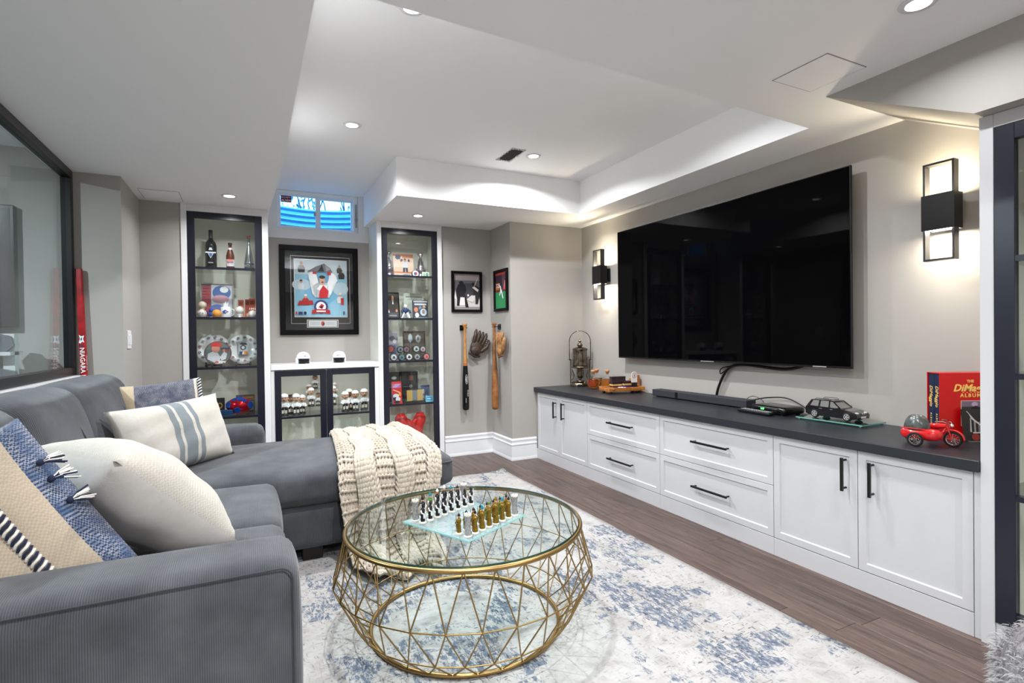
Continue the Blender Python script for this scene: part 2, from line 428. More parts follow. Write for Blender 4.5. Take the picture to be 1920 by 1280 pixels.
struct(MB().box(-3.4, -3.3, -2.7, 4.3, 0, 2.5).build('wall_gym', wall_m))
struct(MB().box(-3.4, 3.1, -2.8, -2.7, 0, 2.7).build('wall_front', wall_m))
struct(MB().box(-1.09, -.935, .9, 4.169, .925, .945).build('trim_1', trim_m, bev=.003))
# white window surround above the niche
mb = MB()
mb.box(.1, 1.1, 5.2, 5.3, 2.058, 2.144); mb.box(.1, .24, 5.2, 5.3, 2.144, ZT); mb.box(.95, 1.1, 5.2, 5.3, 2.144, ZT)
struct(mb.build('trim_2', trim_m))

# baseboards: stepped profile
def baseboard(name, segs):
    prof = [(0, 0), (.016, 0), (.016, .012), (.013, .03), (.013, .135), (.017, .142), (.017, .15), (.011, .158), (.011, .172), (.014, .18), (.014, .19), (.006, .2), (0, .2)]
    mb = MB()
    for (ax, ay), (bx, by), (n1x, n1y), (n2x, n2y) in segs:     # each end is offset along its own mitre vector
        vs = [(ax+n1x*d, ay+n1y*d, z) for d, z in prof]+[(bx+n2x*d, by+n2y*d, z) for d, z in prof]; n = len(prof)
        mb.add(vs, [(i, (i+1) % n, n+(i+1) % n, n+i) for i in range(n)]); mb.add(vs, [tuple(range(n-1, -1, -1)), tuple(range(n, 2*n))])
    return struct(mb.build(name, trim_m, weld=True))
baseboard('baseboard_back', [((1.665, 4.86), (2.17, 4.86), (0, -1), (-1, -1)), ((2.17, 4.86), (2.17, 4.42), (-1, -1), (-1, -1)), ((2.17, 4.42), (2.42, 4.42), (-1, -1), (0, -1))])
baseboard('baseboard_left', [((-.72, 4.17), (-.72, 4.80), (1, -1), (1, -1)), ((-.72, 4.80), (-.455, 4.80), (1, -1), (0, -1)), ((-.967, 4.17), (-.72, 4.17), (0, -1), (1, -1))])

# interior glazed partition on the left
w = bpy.data.objects.new('window_1', None); COL.objects.link(w); struct(w, 'large black framed glass partition above the white half wall')
def bars(name, boxes, mat, parent, bev=.002):
    for b in boxes: MB().box(*b).build(name, mat, parent, bev=bev)
bars('window_frame', [(-1.012, -.962, .9, 4.165, 2.155, 2.2045), (-1.012, -.962, .9, 4.165, .946, .995), (-1.012, -.962, 4.115, 4.165, .995, 2.155), (-1.012, -.962, .9, .95, .995, 2.155)], M('dark_bronze_frame', srgb(22, 21, 22), .35), w)
MB().box(-.996, -.988, .95, 4.115, .995, 2.155).build('pane', partition_m, w)

# basement window
w = bpy.data.objects.new('window_2', None); COL.objects.link(w); struct(w, 'small sliding basement window with a blue lit window well')
vinyl = M('white_vinyl', srgb(232, 238, 244), .35)
bars('window_frame', [(.24, .95, 5.22, 5.29, 2.144, 2.166), (.24, .95, 5.22, 5.29, 2.462, 2.494), (.24, .262, 5.22, 5.29, 2.166, 2.462), (.905, .95, 5.22, 5.29, 2.166, 2.462)], vinyl, w)
bars('sash', [(.262, .60, 5.235, 5.26, 2.166, 2.178), (.262, .60, 5.235, 5.26, 2.45, 2.462), (.262, .275, 5.235, 5.26, 2.178, 2.45), (.572, .60, 5.235, 5.26, 2.178, 2.45),
     (.59, .905, 5.262, 5.285, 2.166, 2.178), (.59, .905, 5.262, 5.285, 2.445, 2.462), (.59, .618, 5.262, 5.285, 2.178, 2.45), (.893, .905, 5.262, 5.285, 2.178, 2.45)], vinyl, w, .001)
MB().box(.275, .572, 5.246, 5.250, 2.178, 2.45).build('pane', winglass_m, w); MB().box(.618, .893, 5.272, 5.276, 2.178, 2.45).build('pane', winglass_m, w)
mb = MB(); mb.box(.556, .572, 5.222, 5.236, 2.28, 2.32); mb.box(.56, .568, 5.214, 5.224, 2.295, 2.305); mb.build('latch', M('grey_latch', srgb(150, 155, 160), .4), w, bev=.002)
mb = MB(); mb.box(.925, .94, 5.21, 5.222, 2.2, 2.42); mb.box(.921, .944, 5.206, 5.222, 2.26, 2.285); mb.build('lock_bar', M('grey_latch', (.3, .3, .3), .4), w, bev=.002)
st = MB().box(.277, .367, 5.2425, 5.2455, 2.39, 2.448).build('sticker', flat(104, 16, 52), w)
lettering('SECURITY', .018, flat(240, 220, 228), w, (.322, 5.242, 2.432), (1, 0, 0), (0, 0, 1), name='sticker_lettering')
lettering('ALARM', .024, flat(240, 220, 228), w, (.322, 5.242, 2.406), (1, 0, 0), (0, 0, 1), name='sticker_lettering', bold=.0006)
# window well outside: corrugated steel curve, gravel and branches against the sky
mb = MB()
def well(u, v):
    t = math.pi*(u); z = 1.7+v*.79; r = .62+.012*math.sin(v*2*math.pi*14)
    return (.6-math.cos(t)*r*.95, 5.40+math.sin(t)*r*.8, z)
mb.grid(well, 40, 114)
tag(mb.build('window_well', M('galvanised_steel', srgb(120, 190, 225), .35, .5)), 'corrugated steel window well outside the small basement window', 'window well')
struct(MB().box(-1, 2.2, 5.36, 7.5, 1.5, 1.7).build('ground', M('gravel', srgb(120, 120, 120), .9, bmp=(40, .8, .02))))
rt = thing('shrub', 'bare leafy shrub above the window well outside', 'shrub', (.7, 6.3, 1.7))
mb = MB()
for i in range(26):
    a = random.uniform(-.9, .9); p = [(a, random.uniform(-.2, .3), 0)]
    for k in range(5): p.append((p[-1][0]+random.uniform(-.09, .09), p[-1][1]+random.uniform(-.05, .05), p[-1][2]+.25))
    mb.tube(p, [.014, .012, .01, .008, .006, .003], 5)
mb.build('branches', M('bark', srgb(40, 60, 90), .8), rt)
mb = MB()
for i in range(420):
    c = Vector((random.uniform(-1, 1), random.uniform(-.3, .4), random.uniform(.5, 1.6))); d = Vector((random.uniform(-1, 1), random.uniform(-1, 1), random.uniform(-1, 1))).normalized(); e = d.orthogonal().normalized(); s_ = random.uniform(.02, .05)
    mb.add([c-d*s_, c+e*s_*.45, c+d*s_, c-e*s_*.45], [(0, 1, 2, 3)])
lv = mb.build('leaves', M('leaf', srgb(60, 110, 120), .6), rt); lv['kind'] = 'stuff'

# ================================================================ lamps
def lamp(name, parent, loc, power, size, rot=(0, 0, 0), shape='DISK', size_y=None, spread=180, col=LCOL):
    d = bpy.data.lights.new(name, 'AREA'); d.energy = power; d.shape = shape; d.size = size; d.color = col; d.spread = R_(spread)
    if size_y: d.size_y = size_y
    o = bpy.data.objects.new(name, d); COL.objects.link(o); o.parent = parent; o.location = loc; o.rotation_euler = rot; return o
ring_me = MB().lathe([(.036, -.004), (.052, -.004), (.055, 0), (.036, 0.0), (.036, -.004)], n=32).mesh('trim_ring', trim_m)
lens_me = MB().lathe([(.0, -.001), (.036, -.001)], n=32, smooth=False).mesh('lens', M('lamp_lens', (1, 1, 1), .5, emit=((1, .97, .93), 12.0)))
def downlight(x, y, z, label, power=P_DOWN, spread=155):
    t = thing('downlight', label, 'ceiling light', (x, y, z), 0, 'recessed downlights')
    for n, me in (('trim_ring', ring_me), ('lens', lens_me)):
        o = bpy.data.objects.new(n, me); COL.objects.link(o); o.parent = t
    lamp('downlight_lamp', t, (0, 0, -.006), power, .066, spread=spread); return t
downlight(.605, 3.468, ZT-.0005, 'recessed downlight in the raised ceiling nearest the small window')
downlight(1.93, 3.51, ZT-.0005, 'recessed downlight beside the dark ceiling vent opening')
downlight(.62, 2.135, ZT-.0005, 'recessed downlight half hidden behind the near soffit edge')
downlight(1.93, 2.15, ZT-.0005, 'added fill downlight in the raised ceiling hidden behind the near soffit', 8.0)  # invented lamp, out of view behind the soffit, added for brightness
downlight(-.112, 4.425, ZS-.0005, 'recessed downlight above the left tall display cabinet', 4.5)
downlight(1.332, 4.509, ZS-.0005, 'recessed downlight above the right tall display cabinet', 4.5)
downlight(1.952, .966, ZS-.0005, 'large recessed downlight at the top right edge of the photo', 3.6, 160)
for i, (x, y) in enumerate(((.3, .3), (1.95, -.7), (.3, -1.3), (1.95, -2.0))):  # unseen downlights added to fill the room with light
    downlight(x, y, ZS-.0005, 'added fill downlight in the soffit behind the camera, %s' % ('nearest the sofa arm', 'nearest the right tall cabinet', 'farther back on the sofa side', 'farther back on the television side')[i], 22.0)
g = thing('downlight', 'added fill downlight in the room behind the glass partition', 'ceiling light', (-2.0, 2.6, 2.3195), 0, 'recessed downlights')  # unseen lamp added to light the room beyond the glass
for n, me in (('trim_ring', ring_me), ('lens', lens_me)):
    o = bpy.data.objects.new(n, me); COL.objects.link(o); o.parent = g
lamp('downlight_lamp', g, (0, 0, -.006), 60, .066)

def sconce(y, label):
    t = thing('wall_sconce', label, 'wall lamp', (2.96, y, 1.694), 0, 'sconces either side of the television')
    zb, zt_, hw = -.222, .228, .062
    mb = MB(); mb.box(-.025, 0, -.042, .042, -.06, .06); mb.build('wall_plate', blackmetal_m, t, bev=.002)
    mb = MB(); mb.box(-.06, -.025, -.02, .02, -.03, .03); mb.build('arm', blackmetal_m, t, bev=.002)
    x0, x1, th = -.12, -.08, .009
    mb = MB(); mb.box(x0, x1, -hw, -hw+th, zb, zt_); mb.box(x0, x1, hw-th, hw, zb, zt_); mb.box(x0, x1, -hw+th, hw-th, zb, zb+th); mb.box(x0, x1, -hw+th, hw-th, zt_-th, zt_)
    mb.build('frame', gunmetal_m, t)
    bz0, bz1 = -.081, .082
    mb = MB(); X0, X1, Y = -.128, -.055, hw+.0035
    mb.box(X0, X0+.004, -Y, Y, bz0, bz1); mb.box(X1-.004, X1, -Y, Y, bz0, bz1); mb.box(X0+.004, X1-.004, -Y, -Y+.004, bz0, bz1); mb.box(X0+.004, X1-.004, Y-.004, Y, bz0, bz1)
    mb.box(X0+.004, X1-.004, -Y+.004, Y-.004, -.01, .01)
    mb.build('housing', blackmetal_m, t)
    lm = M('sconce_lens', (1, 1, 1), .5, emit=((1, .97, .9), 8.0))
    for za in (bz1-.008, bz0+.005): MB().box(X0+.005, X1-.005, -Y+.005, Y-.005, za, za+.003).build('diffuser', lm, t)
    xc = (X0+X1)/2
    lamp('sconce_lamp_up', t, (xc, 0, bz1-.002), P_SCON, X1-X0-.012, (math.pi, 0, 0), 'RECTANGLE', 2*Y-.012, col=(1, .86, .60))
    lamp('sconce_lamp_down', t, (xc, 0, bz0+.002), P_SCON, X1-X0-.012, (0, 0, 0), 'RECTANGLE', 2*Y-.012, col=(1, .89, .70))
sconce(1.33, 'black box wall sconce in an open frame near the right tall cabinet')
sconce(4.0, 'black box wall sconce in an open frame near the back corner')

# ceiling fittings
t = thing('ceiling_vent', 'dark uncovered ceiling vent opening beside a downlight', 'vent', (1.765, 3.56, ZT))
mb = MB(); mb.box(-.05, .05, -.128, .128, -.002, 0); mb.build('opening', M('vent_hole_shade', srgb(24, 22, 22), .9, bmp=(60, 1, .01)), t)  # flat dark plate; the shade inside the hole is put into its colour
mb = MB()
for i in range(24):
    a = i/24*2*math.pi; mb.cbox((.052*max(-1, min(1, 1.5*math.cos(a))), .13*max(-1, min(1, 1.5*math.sin(a))), -.002), (random.uniform(.006, .016), random.uniform(.015, .03), .004))
te = mb.build('torn_edge', M('plaster_edge', srgb(190, 186, 182), .8), t); te['kind'] = 'stuff'
for n, (x0, x1, y0, y1), lab in (('near', (1.98, 2.225, 1.285, 1.525), 'square flush access panel in the soffit above the worktop end'), ('far', (-.676, -.43, 4.45, 4.735), 'square flush access panel in the soffit by the left display cabinet')):
    t = thing('access_panel', lab, 'panel', ((x0+x1)/2, (y0+y1)/2, ZS), 0, 'soffit access panels')
    hx, hy = (x1-x0)/2, (y1-y0)/2
    MB().box(-hx+.004, hx-.004, -hy+.004, hy-.004, -.003, 0).build('panel', white_m, t, bev=.001)
    mb = MB()
    for b in ((-hx, hx, hy-.002, hy), (-hx, hx, -hy, -hy+.002), (-hx, -hx+.002, -hy, hy), (hx-.002, hx, -hy, hy)): mb.box(*b, -.0012, 0)
    mb.build('gap', M('gap_grey', srgb(120, 118, 116), .9), t)

# light switch on the pier side
t = thing('light_switch', 'white light switch plate on the pier side wall', 'switch', (-.72, 4.33, 1.16))
MB().box(0, .006, -.055, .055, -.06, .06).build('plate', trim_m, t, bev=.002)
for yy in (-.025, .025): MB().box(.006, .011, yy-.016, yy+.016, -.034, .034).build('rocker', trim_m, t, bev=.002)

# ================================================================ tall display cabinets at the back
BARZ = (.533, .929, 1.322, 1.714)
def display_cabinet(x0, yf, label):
    """front plane at y=0 in local space, width .622 incl. stiles"""
    t = thing('display_cabinet', label, 'cabinet', (x0, yf, 0), 0, 'tall glass display cabinets')
    w, d, hgt = .611, .36, ZS
    mb = MB(); mb.box(0, .042, .02, d, 0, hgt); mb.box(w-.042, w, .02, d, 0, hgt); mb.box(.042, w-.042, d-.015, d, 0, hgt); mb.box(.042, w-.042, .02, d-.015, 2.15, hgt); mb.box(.042, w-.042, .02, d-.015, 0, .105)
    mb.build('body', cream_m, t)
    for b in ((0, .041, 0, .02, 0, hgt), (w-.046, w, 0, .02, 0, hgt)): MB().box(*b).build('stile', bright_m, t, bev=.0015)
    MB().box(.041, w-.046, 0, .02, 2.148, hgt).build('top_rail', bright_m, t, bev=.0015)
    MB().box(.041, w-.046, 0, .02, 0, .096).build('plinth', cab_m, t, bev=.0015)
    X0, X1, Z0, Z1 = .0425, w-.0475, .098, 2.146
    mb = MB(); mb.box(X0, X0+.05, -.004, .018, Z0, Z1); mb.box(X1-.052, X1, -.004, .018, Z0, Z1); mb.box(X0+.05, X1-.052, -.004, .018, Z1-.05, Z1); mb.box(X0+.05, X1-.052, -.004, .018, Z0, Z0+.055)
    dr = mb.build('door', black_m, t, bev=.0015)
    zz = [Z0+.055]+list(BARZ)+[Z1-.05]
    for z in BARZ: MB().box(X0+.05, X1-.052, -.002, .016, z-.009, z+.009).build('glazing_bar', black_m, dr)
    for a, b in zip(zz[:-1], zz[1:]):
        lo = a+(.009 if a != zz[0] else 0); hi = b-(.009 if b != zz[-1] else 0)
        MB().box(X0+.05, X1-.052, .005, .009, lo, hi).build('pane', clear_m, dr)
    for z in BARZ: MB().box(.044, w-.044, .03, d-.017, z-.004, z+.004).build('shelf', shelf_glass, t)
    return t
display_cabinet(-.456, 4.79, 'tall white display cabinet with black glazed door left of the niche')
display_cabinet(1.045, 4.84, 'tall white display cabinet with black glazed door right of the niche')

# low cabinet in the niche with its ledge
t = thing('base_cabinet', 'low white niche cabinet with two black framed glass doors', 'cabinet', (.157, 4.82, 0))
W_, D_ = .884, .375
mb = MB(); mb.box(0, .02, .02, D_, 0, .893); mb.box(W_-.02, W_, .02, D_, 0, .893); mb.box(.02, W_-.02, D_-.012, D_, 0, .893); mb.box(.02, W_-.02, .02, D_-.012, 0, .1); mb.box(.02, W_-.02, .02, D_-.012, .885, .893)
mb.build('body', M('niche_interior', srgb(224, 224, 214), .6), t)
for b in ((0, .026, .004, .02, 0, .893), (W_-.036, W_, .004, .02, 0, .893), (.026, W_-.036, .004, .02, 0, .1)): MB().box(*b).build('stile', bright_m, t, bev=.001)
for X0, X1 in ((.028, .4345), (.4375, .847)):
    mb = MB(); Z0, Z1 = .102, .886
    mb.box(X0, X0+.05, 0, .02, Z0, Z1); mb.box(X1-.05, X1, 0, .02, Z0, Z1); mb.box(X0+.05, X1-.05, 0, .02, Z1-.048, Z1); mb.box(X0+.05, X1-.05, 0, .02, Z0, Z0+.05)
    dr = mb.build('door', black_m, t, bev=.0015)
    MB().box(X0+.05, X1-.05, .003, .017, .484, .5).build('glazing_bar', black_m, dr)
    MB().box(X0+.05, X1-.05, .008, .012, .152, .484).build('pane', clear_m, dr); MB().box(X0+.05, X1-.05, .008, .012, .5, .838).build('pane', clear_m, dr)
MB().box(.021, W_-.021, .03, D_-.013, .488, .496).build('shelf', shelf_glass, t)
MB().box(.06, W_-.06, .05, .062, .879, .8845).build('added_fill_strip', M('added_fill_lens', (1, 1, 1), .5, emit=((1, .97, .93), 3.0)), t)  # added strip, none is visible; it brightens the cabinet inside
lamp('added_fill_lamp', t, (W_/2, .056, .878), .7, W_-.14, (0, 0, 0), 'RECTANGLE', .01)  # fill light of the added strip
tag(MB().box(.157, 1.041, 4.812, 5.197, .894, .938).build('shelf_ledge', bright_m, bev=.002), 'white ledge shelf across the niche under the framed picture', 'shelf')

# ================================================================ media console
XC = 2.42
handle_m = M('matte_black_handle', srgb(12, 12, 13), .35)
def handle(parent, y, z, L, vertical):
    mb = MB(); h = L/2
    if vertical:
        mb.box(-.036, -.026, y-.006, y+.006, z-h, z+h)
        for k in (-1, 1): mb.cyl((-.027, y, z+k*(h-.012)), (0, y, z+k*(h-.012)), .005, n=10)
    else:
        mb.box(-.036, -.026, y-h, y+h, z-.006, z+.006)
        for k in (-1, 1): mb.cyl((-.027, y+k*(h-.012), z), (0, y+k*(h-.012), z), .005, n=10)
    return mb.build('handle', handle_m, parent, bev=.001)
def shaker(name, parent, y0, y1, z0, z1, fr=.034):
    g = .0015; y0 += g; y1 -= g; z0 += g; z1 -= g
    # one front: raised frame, bevelled step, flat recessed panel
    def rect(a, x): return [(x, y0+a, z0+a), (x, y1-a, z0+a), (x, y1-a, z1-a), (x, y0+a, z1-a)]
    loops = [rect(0, .019), rect(0, 0.001), rect(.001, 0), rect(fr, 0), rect(fr+.004, .007)]
    vs = sum(loops, []); fs = [(k*4+i, k*4+(i+1) % 4, (k+1)*4+(i+1) % 4, (k+1)*4+i) for k in range(4) for i in range(4)]+[(16, 17, 18, 19), (3, 2, 1, 0)]
    mb = MB(); mb.add(vs, fs); o = mb.build(name, cab_m, parent, weld=True); return o
def unit(name, label, y0, y1, fronts, group='console cabinet units'):
    t = thing(name, label, 'cabinet', (XC, 0, 0), 0, group)
    mb = MB(); mb.box(.019, .535, y0+.0005, y1-.0005, .092, .624); mb.build('body', cab_m, t)
    MB().box(.0, .5, y0+.0005, y1-.0005, 0, .09).build('plinth', cab_m, t, bev=.001)
    for kind, a, b, c, d, h in fronts:
        o = shaker(kind, t, a, b, c, d); handle(o, *h)
    return t
unit('console_cabinet', 'white two door console cabinet nearest the back corner', 3.567, 4.415, [('door', 3.994, 4.385, .092, .622, (4.049, .494, .145, True)), ('door', 3.567, 3.994, .092, .622, (3.914, .496, .145, True))])
MBs = None
unit('console_drawer_unit', 'white console unit with two drawers under the decanters and wooden tray', 2.725, 3.567, [('drawer', 2.725, 3.567, .36, .622, (3.13, .495, .28, False)), ('drawer', 2.725, 3.567, .092, .36, (3.13, .227, .28, False))])
unit('console_drawer_unit', 'white console unit with two wide drawers under the soundbar end', 1.874, 2.725, [('drawer', 1.874, 2.725, .36, .622, (2.285, .499, .27, False)), ('drawer', 1.874, 2.725, .092, .36, (2.285, .228, .27, False))])
unit('console_cabinet', 'white two door console cabinet under the model car and motorcycle', 1.024, 1.874, [('door', 1.448, 1.874, .092, .622, (1.5, .507, .15, True)), ('door', 1.024, 1.448, .092, .622, (1.381, .508, .15, True))])
tag(MB().box(XC+.002, XC+.1, .9995, 1.0235, 0, .624).build('filler_panel', cab_m, bev=.001), 'narrow white filler strip between console and right tall cabinet', 'panel')
tag(MB().box(2.398, 2.957, .999, 4.417, .625, .668).build('worktop', counter_m, bev=.003), 'long charcoal worktop on the white console', 'worktop')

# right tall cabinet (partly out of frame)
t = thing('display_cabinet', 'tall white cabinet with black glazed door at the right photo edge', 'cabinet', (XC, 0, 0), 0, 'tall glass display cabinets')
ya, yb = .2, .998
mb = MB(); mb.box(0, .535, yb-.02, yb, 0, 1.924); mb.box(.02, .535, ya, ya+.02, 0, 1.924); mb.box(.52, .535, ya+.02, yb-.02, 0, 1.924); mb.box(.02, .52, ya+.02, yb-.02, 1.9, 1.924); mb.box(.02, .52, ya+.02, yb-.02, 0, .08)
mb.build('body', cream_m, t)
MB().box(-.012, .02, .9565, yb, 0, 1.924).build('stile', cab_m, t, bev=.0015)
MB().box(-.012, .02, ya, .956, 1.875, 1.924).build('top_rail', cab_m, t, bev=.0015); MB().box(-.008, .02, ya, .956, 0, .09).build('plinth', cab_m, t, bev=.0015)
mb = MB(); Z0, Z1 = .092, 1.873
mb.box(-.014, .018, .897, .955, Z0, Z1); mb.box(-.014, .018, ya, ya+.055, Z0, Z1); mb.box(-.014, .018, ya+.055, .897, Z1-.055, Z1); mb.box(-.014, .018, ya+.055, .897, Z0, Z0+.05)
dr = mb.build('door', black_m, t, bev=.0015)
zz = [Z0+.05, .555, .985, 1.40, Z1-.055]
for z in zz[1:-1]: MB().box(-.012, .016, ya+.055, .897, z-.01, z+.01).build('glazing_bar', black_m, dr)
for a, b in zip(zz[:-1], zz[1:]): MB().box(.002, .006, ya+.055, .897, a+(.01 if a != zz[0] else 0), b-(.01 if b != zz[-1] else 0)).build('pane', clear_m, dr)
for z in zz[1:-1]: MB().box(.03, .518, ya+.022, yb-.022, z-.004, z+.004).build('shelf', shelf_glass, t)

# ================================================================ television and electronics
t = thing('television', 'large black wall mounted flat screen television above the worktop', 'television', (2.96, 2.745, 1.493))
hw, hh = .998, .542
MB().box(-.085, -.068, -hw, hw, -hh, hh).build('bezel', M('tv_bezel', srgb(10, 10, 11), .25), t, bev=.002)
MB().box(-.0862, -.0852, -hw+.006, hw-.006, -hh+.012, hh-.006).build('screen', screen_m, t)
MB().box(-.068, -.025, -.8, .8, -.42, .3).build('back_cover', plastic_black, t, bev=.01)
MB().box(-.025, -.001, -.3, .3, -.2, .2).build('wall_mount', plastic_black, t)
MB().box(-.0868, -.0862, -.06, .06, -hh+.003, -hh+.008).build('logo', M('silver_print', srgb(190, 190, 190), .3, .6), t)
MB().box(-.0868, -.0862, -.86, -.78, -hh+.003, -hh+.009).build('badge', M('silver_print', (1, 1, 1)), t)
t = thing('soundbar', 'long low black soundbar under the television', 'soundbar', (2.865, 2.815, .668))
mb = MB(); mb.box(-.045, .045, -.44, .44, .006, .055); mb.build('body', M('speaker_cloth', srgb(44, 45, 52), .7, bmp=(900, .2, .001)), t, bev=.004)
MB().box(-.0465, -.045, .165, .19, .012, .052).build('display_window', plastic_black, t)
for yy in (-.38, .38): MB().box(-.03, .03, yy-.03, yy+.03, 0, .006).build('foot', plastic_black, t)
t = thing('cable_box', 'black set top box with green clock digits behind the remote', 'set top box', (2.83, 2.16, .668), R_(-6))
mb = MB(); rbox(mb, (0, 0, .028), (.085, .125, .022), .02, 8); mb.build('case', M('gloss_black', srgb(12, 12, 13), .15), t, weld=True)
lettering('2:47', .016, M('green_led', (0, .1, 0), .5, emit=((.1, 1, .15), 3)), t, (-.0862, .03, .03), (0, -1, 0), (0, 0, 1), name='clock_digits')
mb = MB()
for i in range(6): mb.cyl((-.0845, -.045-.012*(i % 3), .036-.014*(i//3)), (-.0865, -.045-.012*(i % 3), .036-.014*(i//3)), .003, n=8)
mb.build('buttons', steel_m, t)
for xx in (-.06, .06):
    for yy in (-.09, .09): MB().cyl((xx, yy, 0), (xx, yy, .008), .012).build('foot', plastic_black, t)
t = thing('remote_control', 'slim black remote control in front of the set top box', 'remote', (2.705, 2.215, .668), R_(-4))
mb = MB(); rbox(mb, (0, 0, .011), (.024, .12, .010), .008, 6); mb.build('case', plastic_black, t, weld=True)
mb = MB()
for j in range(14):
    for i in range(3): mb.cbox((-.013+.013*i, -.1+.0145*j, .022), (.008, .007, .004))
mb.build('buttons', M('grey_button', srgb(150, 150, 150), .5), t)
def cable(pts, r, label, n=24):
    P = [Vector(p) for p in pts]; out = []
    for i in range(len(P)-1):
        a, b, c, d = P[max(i-1, 0)], P[i], P[i+1], P[min(i+2, len(P)-1)]
        for k in range(8):
            u = k/8; out.append(.5*((2*b)+(c-a)*u+(2*a-5*b+4*c-d)*u*u+(-a+3*b-3*c+d)*u**3))
    out.append(P[-1]); return tag(MB().tube(out, r, 8).build('cable', plastic_black), label, 'cable', 'television cables')
cable([(2.95, 2.05, .96), (2.945, 2.2, .925), (2.94, 2.5, .94), (2.935, 2.62, .905), (2.935, 2.7, .78), (2.935, 2.73, .669)], .009, 'thick black cable bundle hanging from the television to the worktop')
cable([(2.94, 2.42, .95), (2.938, 2.66, .915), (2.942, 2.69, .87), (2.94, 2.64, .90)], .004, 'thin black cable looped over the thick cable bundle')
cable([(2.94, 2.58, .675), (2.935, 2.42, .715), (2.93, 2.3, .742), (2.93, 2.17, .75), (2.93, 2.06, .71), (2.925, 2.02, .68)], .004, 'thin black cord arching behind the soundbar to the set top box')
cable([(2.925, 2.33, .675), (2.92, 2.335, .72), (2.928, 2.42, .74), (2.93, 2.5, .69), (2.94, 2.53, .676)], .002, 'wispy black wire curling up behind the soundbar end')
# ================================================================ rug
mb = MB()
def rugf(u, v):
    x = -.6+u*2.535; y = .3+v*3.825
    c = math.exp(-((x-1.935)**2+(y-4.125)**2)/.0022)
    return (x, y, .008+.016*c)
mb.grid(rugf, 60, 90); o = mb.build('rug', rug_m)
o.modifiers.new('solid', 'SOLIDIFY').thickness = .007
tag(o, 'cream distressed area rug with faded blue motifs under the coffee table', 'rug')

# ================================================================ sectional sofa
sofa = thing('sectional_sofa', 'grey corduroy sectional sofa with chaise along the left wall', 'sofa', (0, 0, 0))
def soft(name, c, h, r, mat, puff=(0, 0, 0), n=10, parent=sofa, rot=None):
    mb = MB(); rbox(mb, (0, 0, 0), h, r, n, puff); o = mb.build(name, mat, parent, weld=True, loc=c)
    if rot: o.rotation_euler = rot
    return o
soft('seat_base', (-.40, 2.235, .185), (.47, .66, .115), .03, cordX)
soft('chaise_base', (.045, 3.36, .185), (.925, .465, .115), .035, cordX)
soft('back_frame', (-.895, 2.71, .37), (.065, 1.32, .30), .05, cordY)
na = soft('near_arm', (-.41, 1.49, .342), (.51, .117, .278), .045, cordX, (.012, .006, .012), 16)
soft('far_arm', (-.42, 3.945, .325), (.50, .105, .262), .055, cordX, (.01, .01, .012), 12)
# thin dark line round the near arm's outer panel: crease shade put into colour
pipe_m = M('seam_shadow_thread', srgb(52, 54, 58), .95)
def rr_path(x0, x1, z0, z1, r, y, k=6):
    P = []
    for cx, cz, a0 in ((x1-r, z1-r, 0), (x0+r, z1-r, 90), (x0+r, z0+r, 180), (x1-r, z0+r, 270)):
        for i in range(k+1):
            a = R_(a0+90*i/k); P.append((cx+r*math.cos(a), y, cz+r*math.sin(a)))
    return P
MB().tube([(p[0]+.41, p[1]-1.49, p[2]-.335) for p in rr_path(-.90, .085, .08, .600, .03, 1.3735)], .0022, 8, True).build('piping', pipe_m, na)
for nm, y0, y1 in (('a', 1.615, 2.235), ('b', 2.245, 2.87)):
    soft('seat_cushion', (-.30, (y0+y1)/2, .372), (.405, (y1-y0)/2, .082), .045, cordX, (.012, .0, .018), 12)
cc = soft('chaise_cushion', (.16, 3.36, .388), (.885, .478, .088), .05, cordX, (.015, .012, .035), 16)
for z in (-.07,):
    P = []
    for cx, cy, a0 in ((.885-.06, .478-.06, 0), (-.885+.06, .478-.06, 90), (-.885+.06, -.478+.06, 180), (.885-.06, -.478+.06, 270)):
        for i in range(7):
            a = R_(a0+15*i); P.append((cx+.062*math.cos(a), cy+.062*math.sin(a), .052))
    MB().tube(P, .004, 8, True).build('piping', cordX, cc)
for yc, hy, hz, zc in ((1.93, .325, .255, .685), (2.585, .33, .26, .69), (3.37, .455, .26, .69)):
    b = soft('back_cushion', (-.765, yc, zc), (.15, hy, hz), .09, cordY, (.05, .01, .02), 14, rot=(0, R_(-13), 0))
    MB().tube([(.1*math.cos(a), 0, .268*1.0*math.sin(a)) if False else (.205*math.cos(a), .02, .262*math.sin(a)) for a in [R_(-70+i*160/24) for i in range(25)]], .003, 6).build('seam', cordX, b)
leg_m = M('espresso_leg', srgb(20, 15, 13), .4)
for x_, y_ in ((.28, 2.97), (.90, 2.97), (.90, 3.75), (-.85, 1.45), (.02, 1.45), (-.85, 3.95)):
    MB().cbox((x_, y_, .05), (.1, .09, .072)).build('leg', leg_m, sofa, bev=.004)

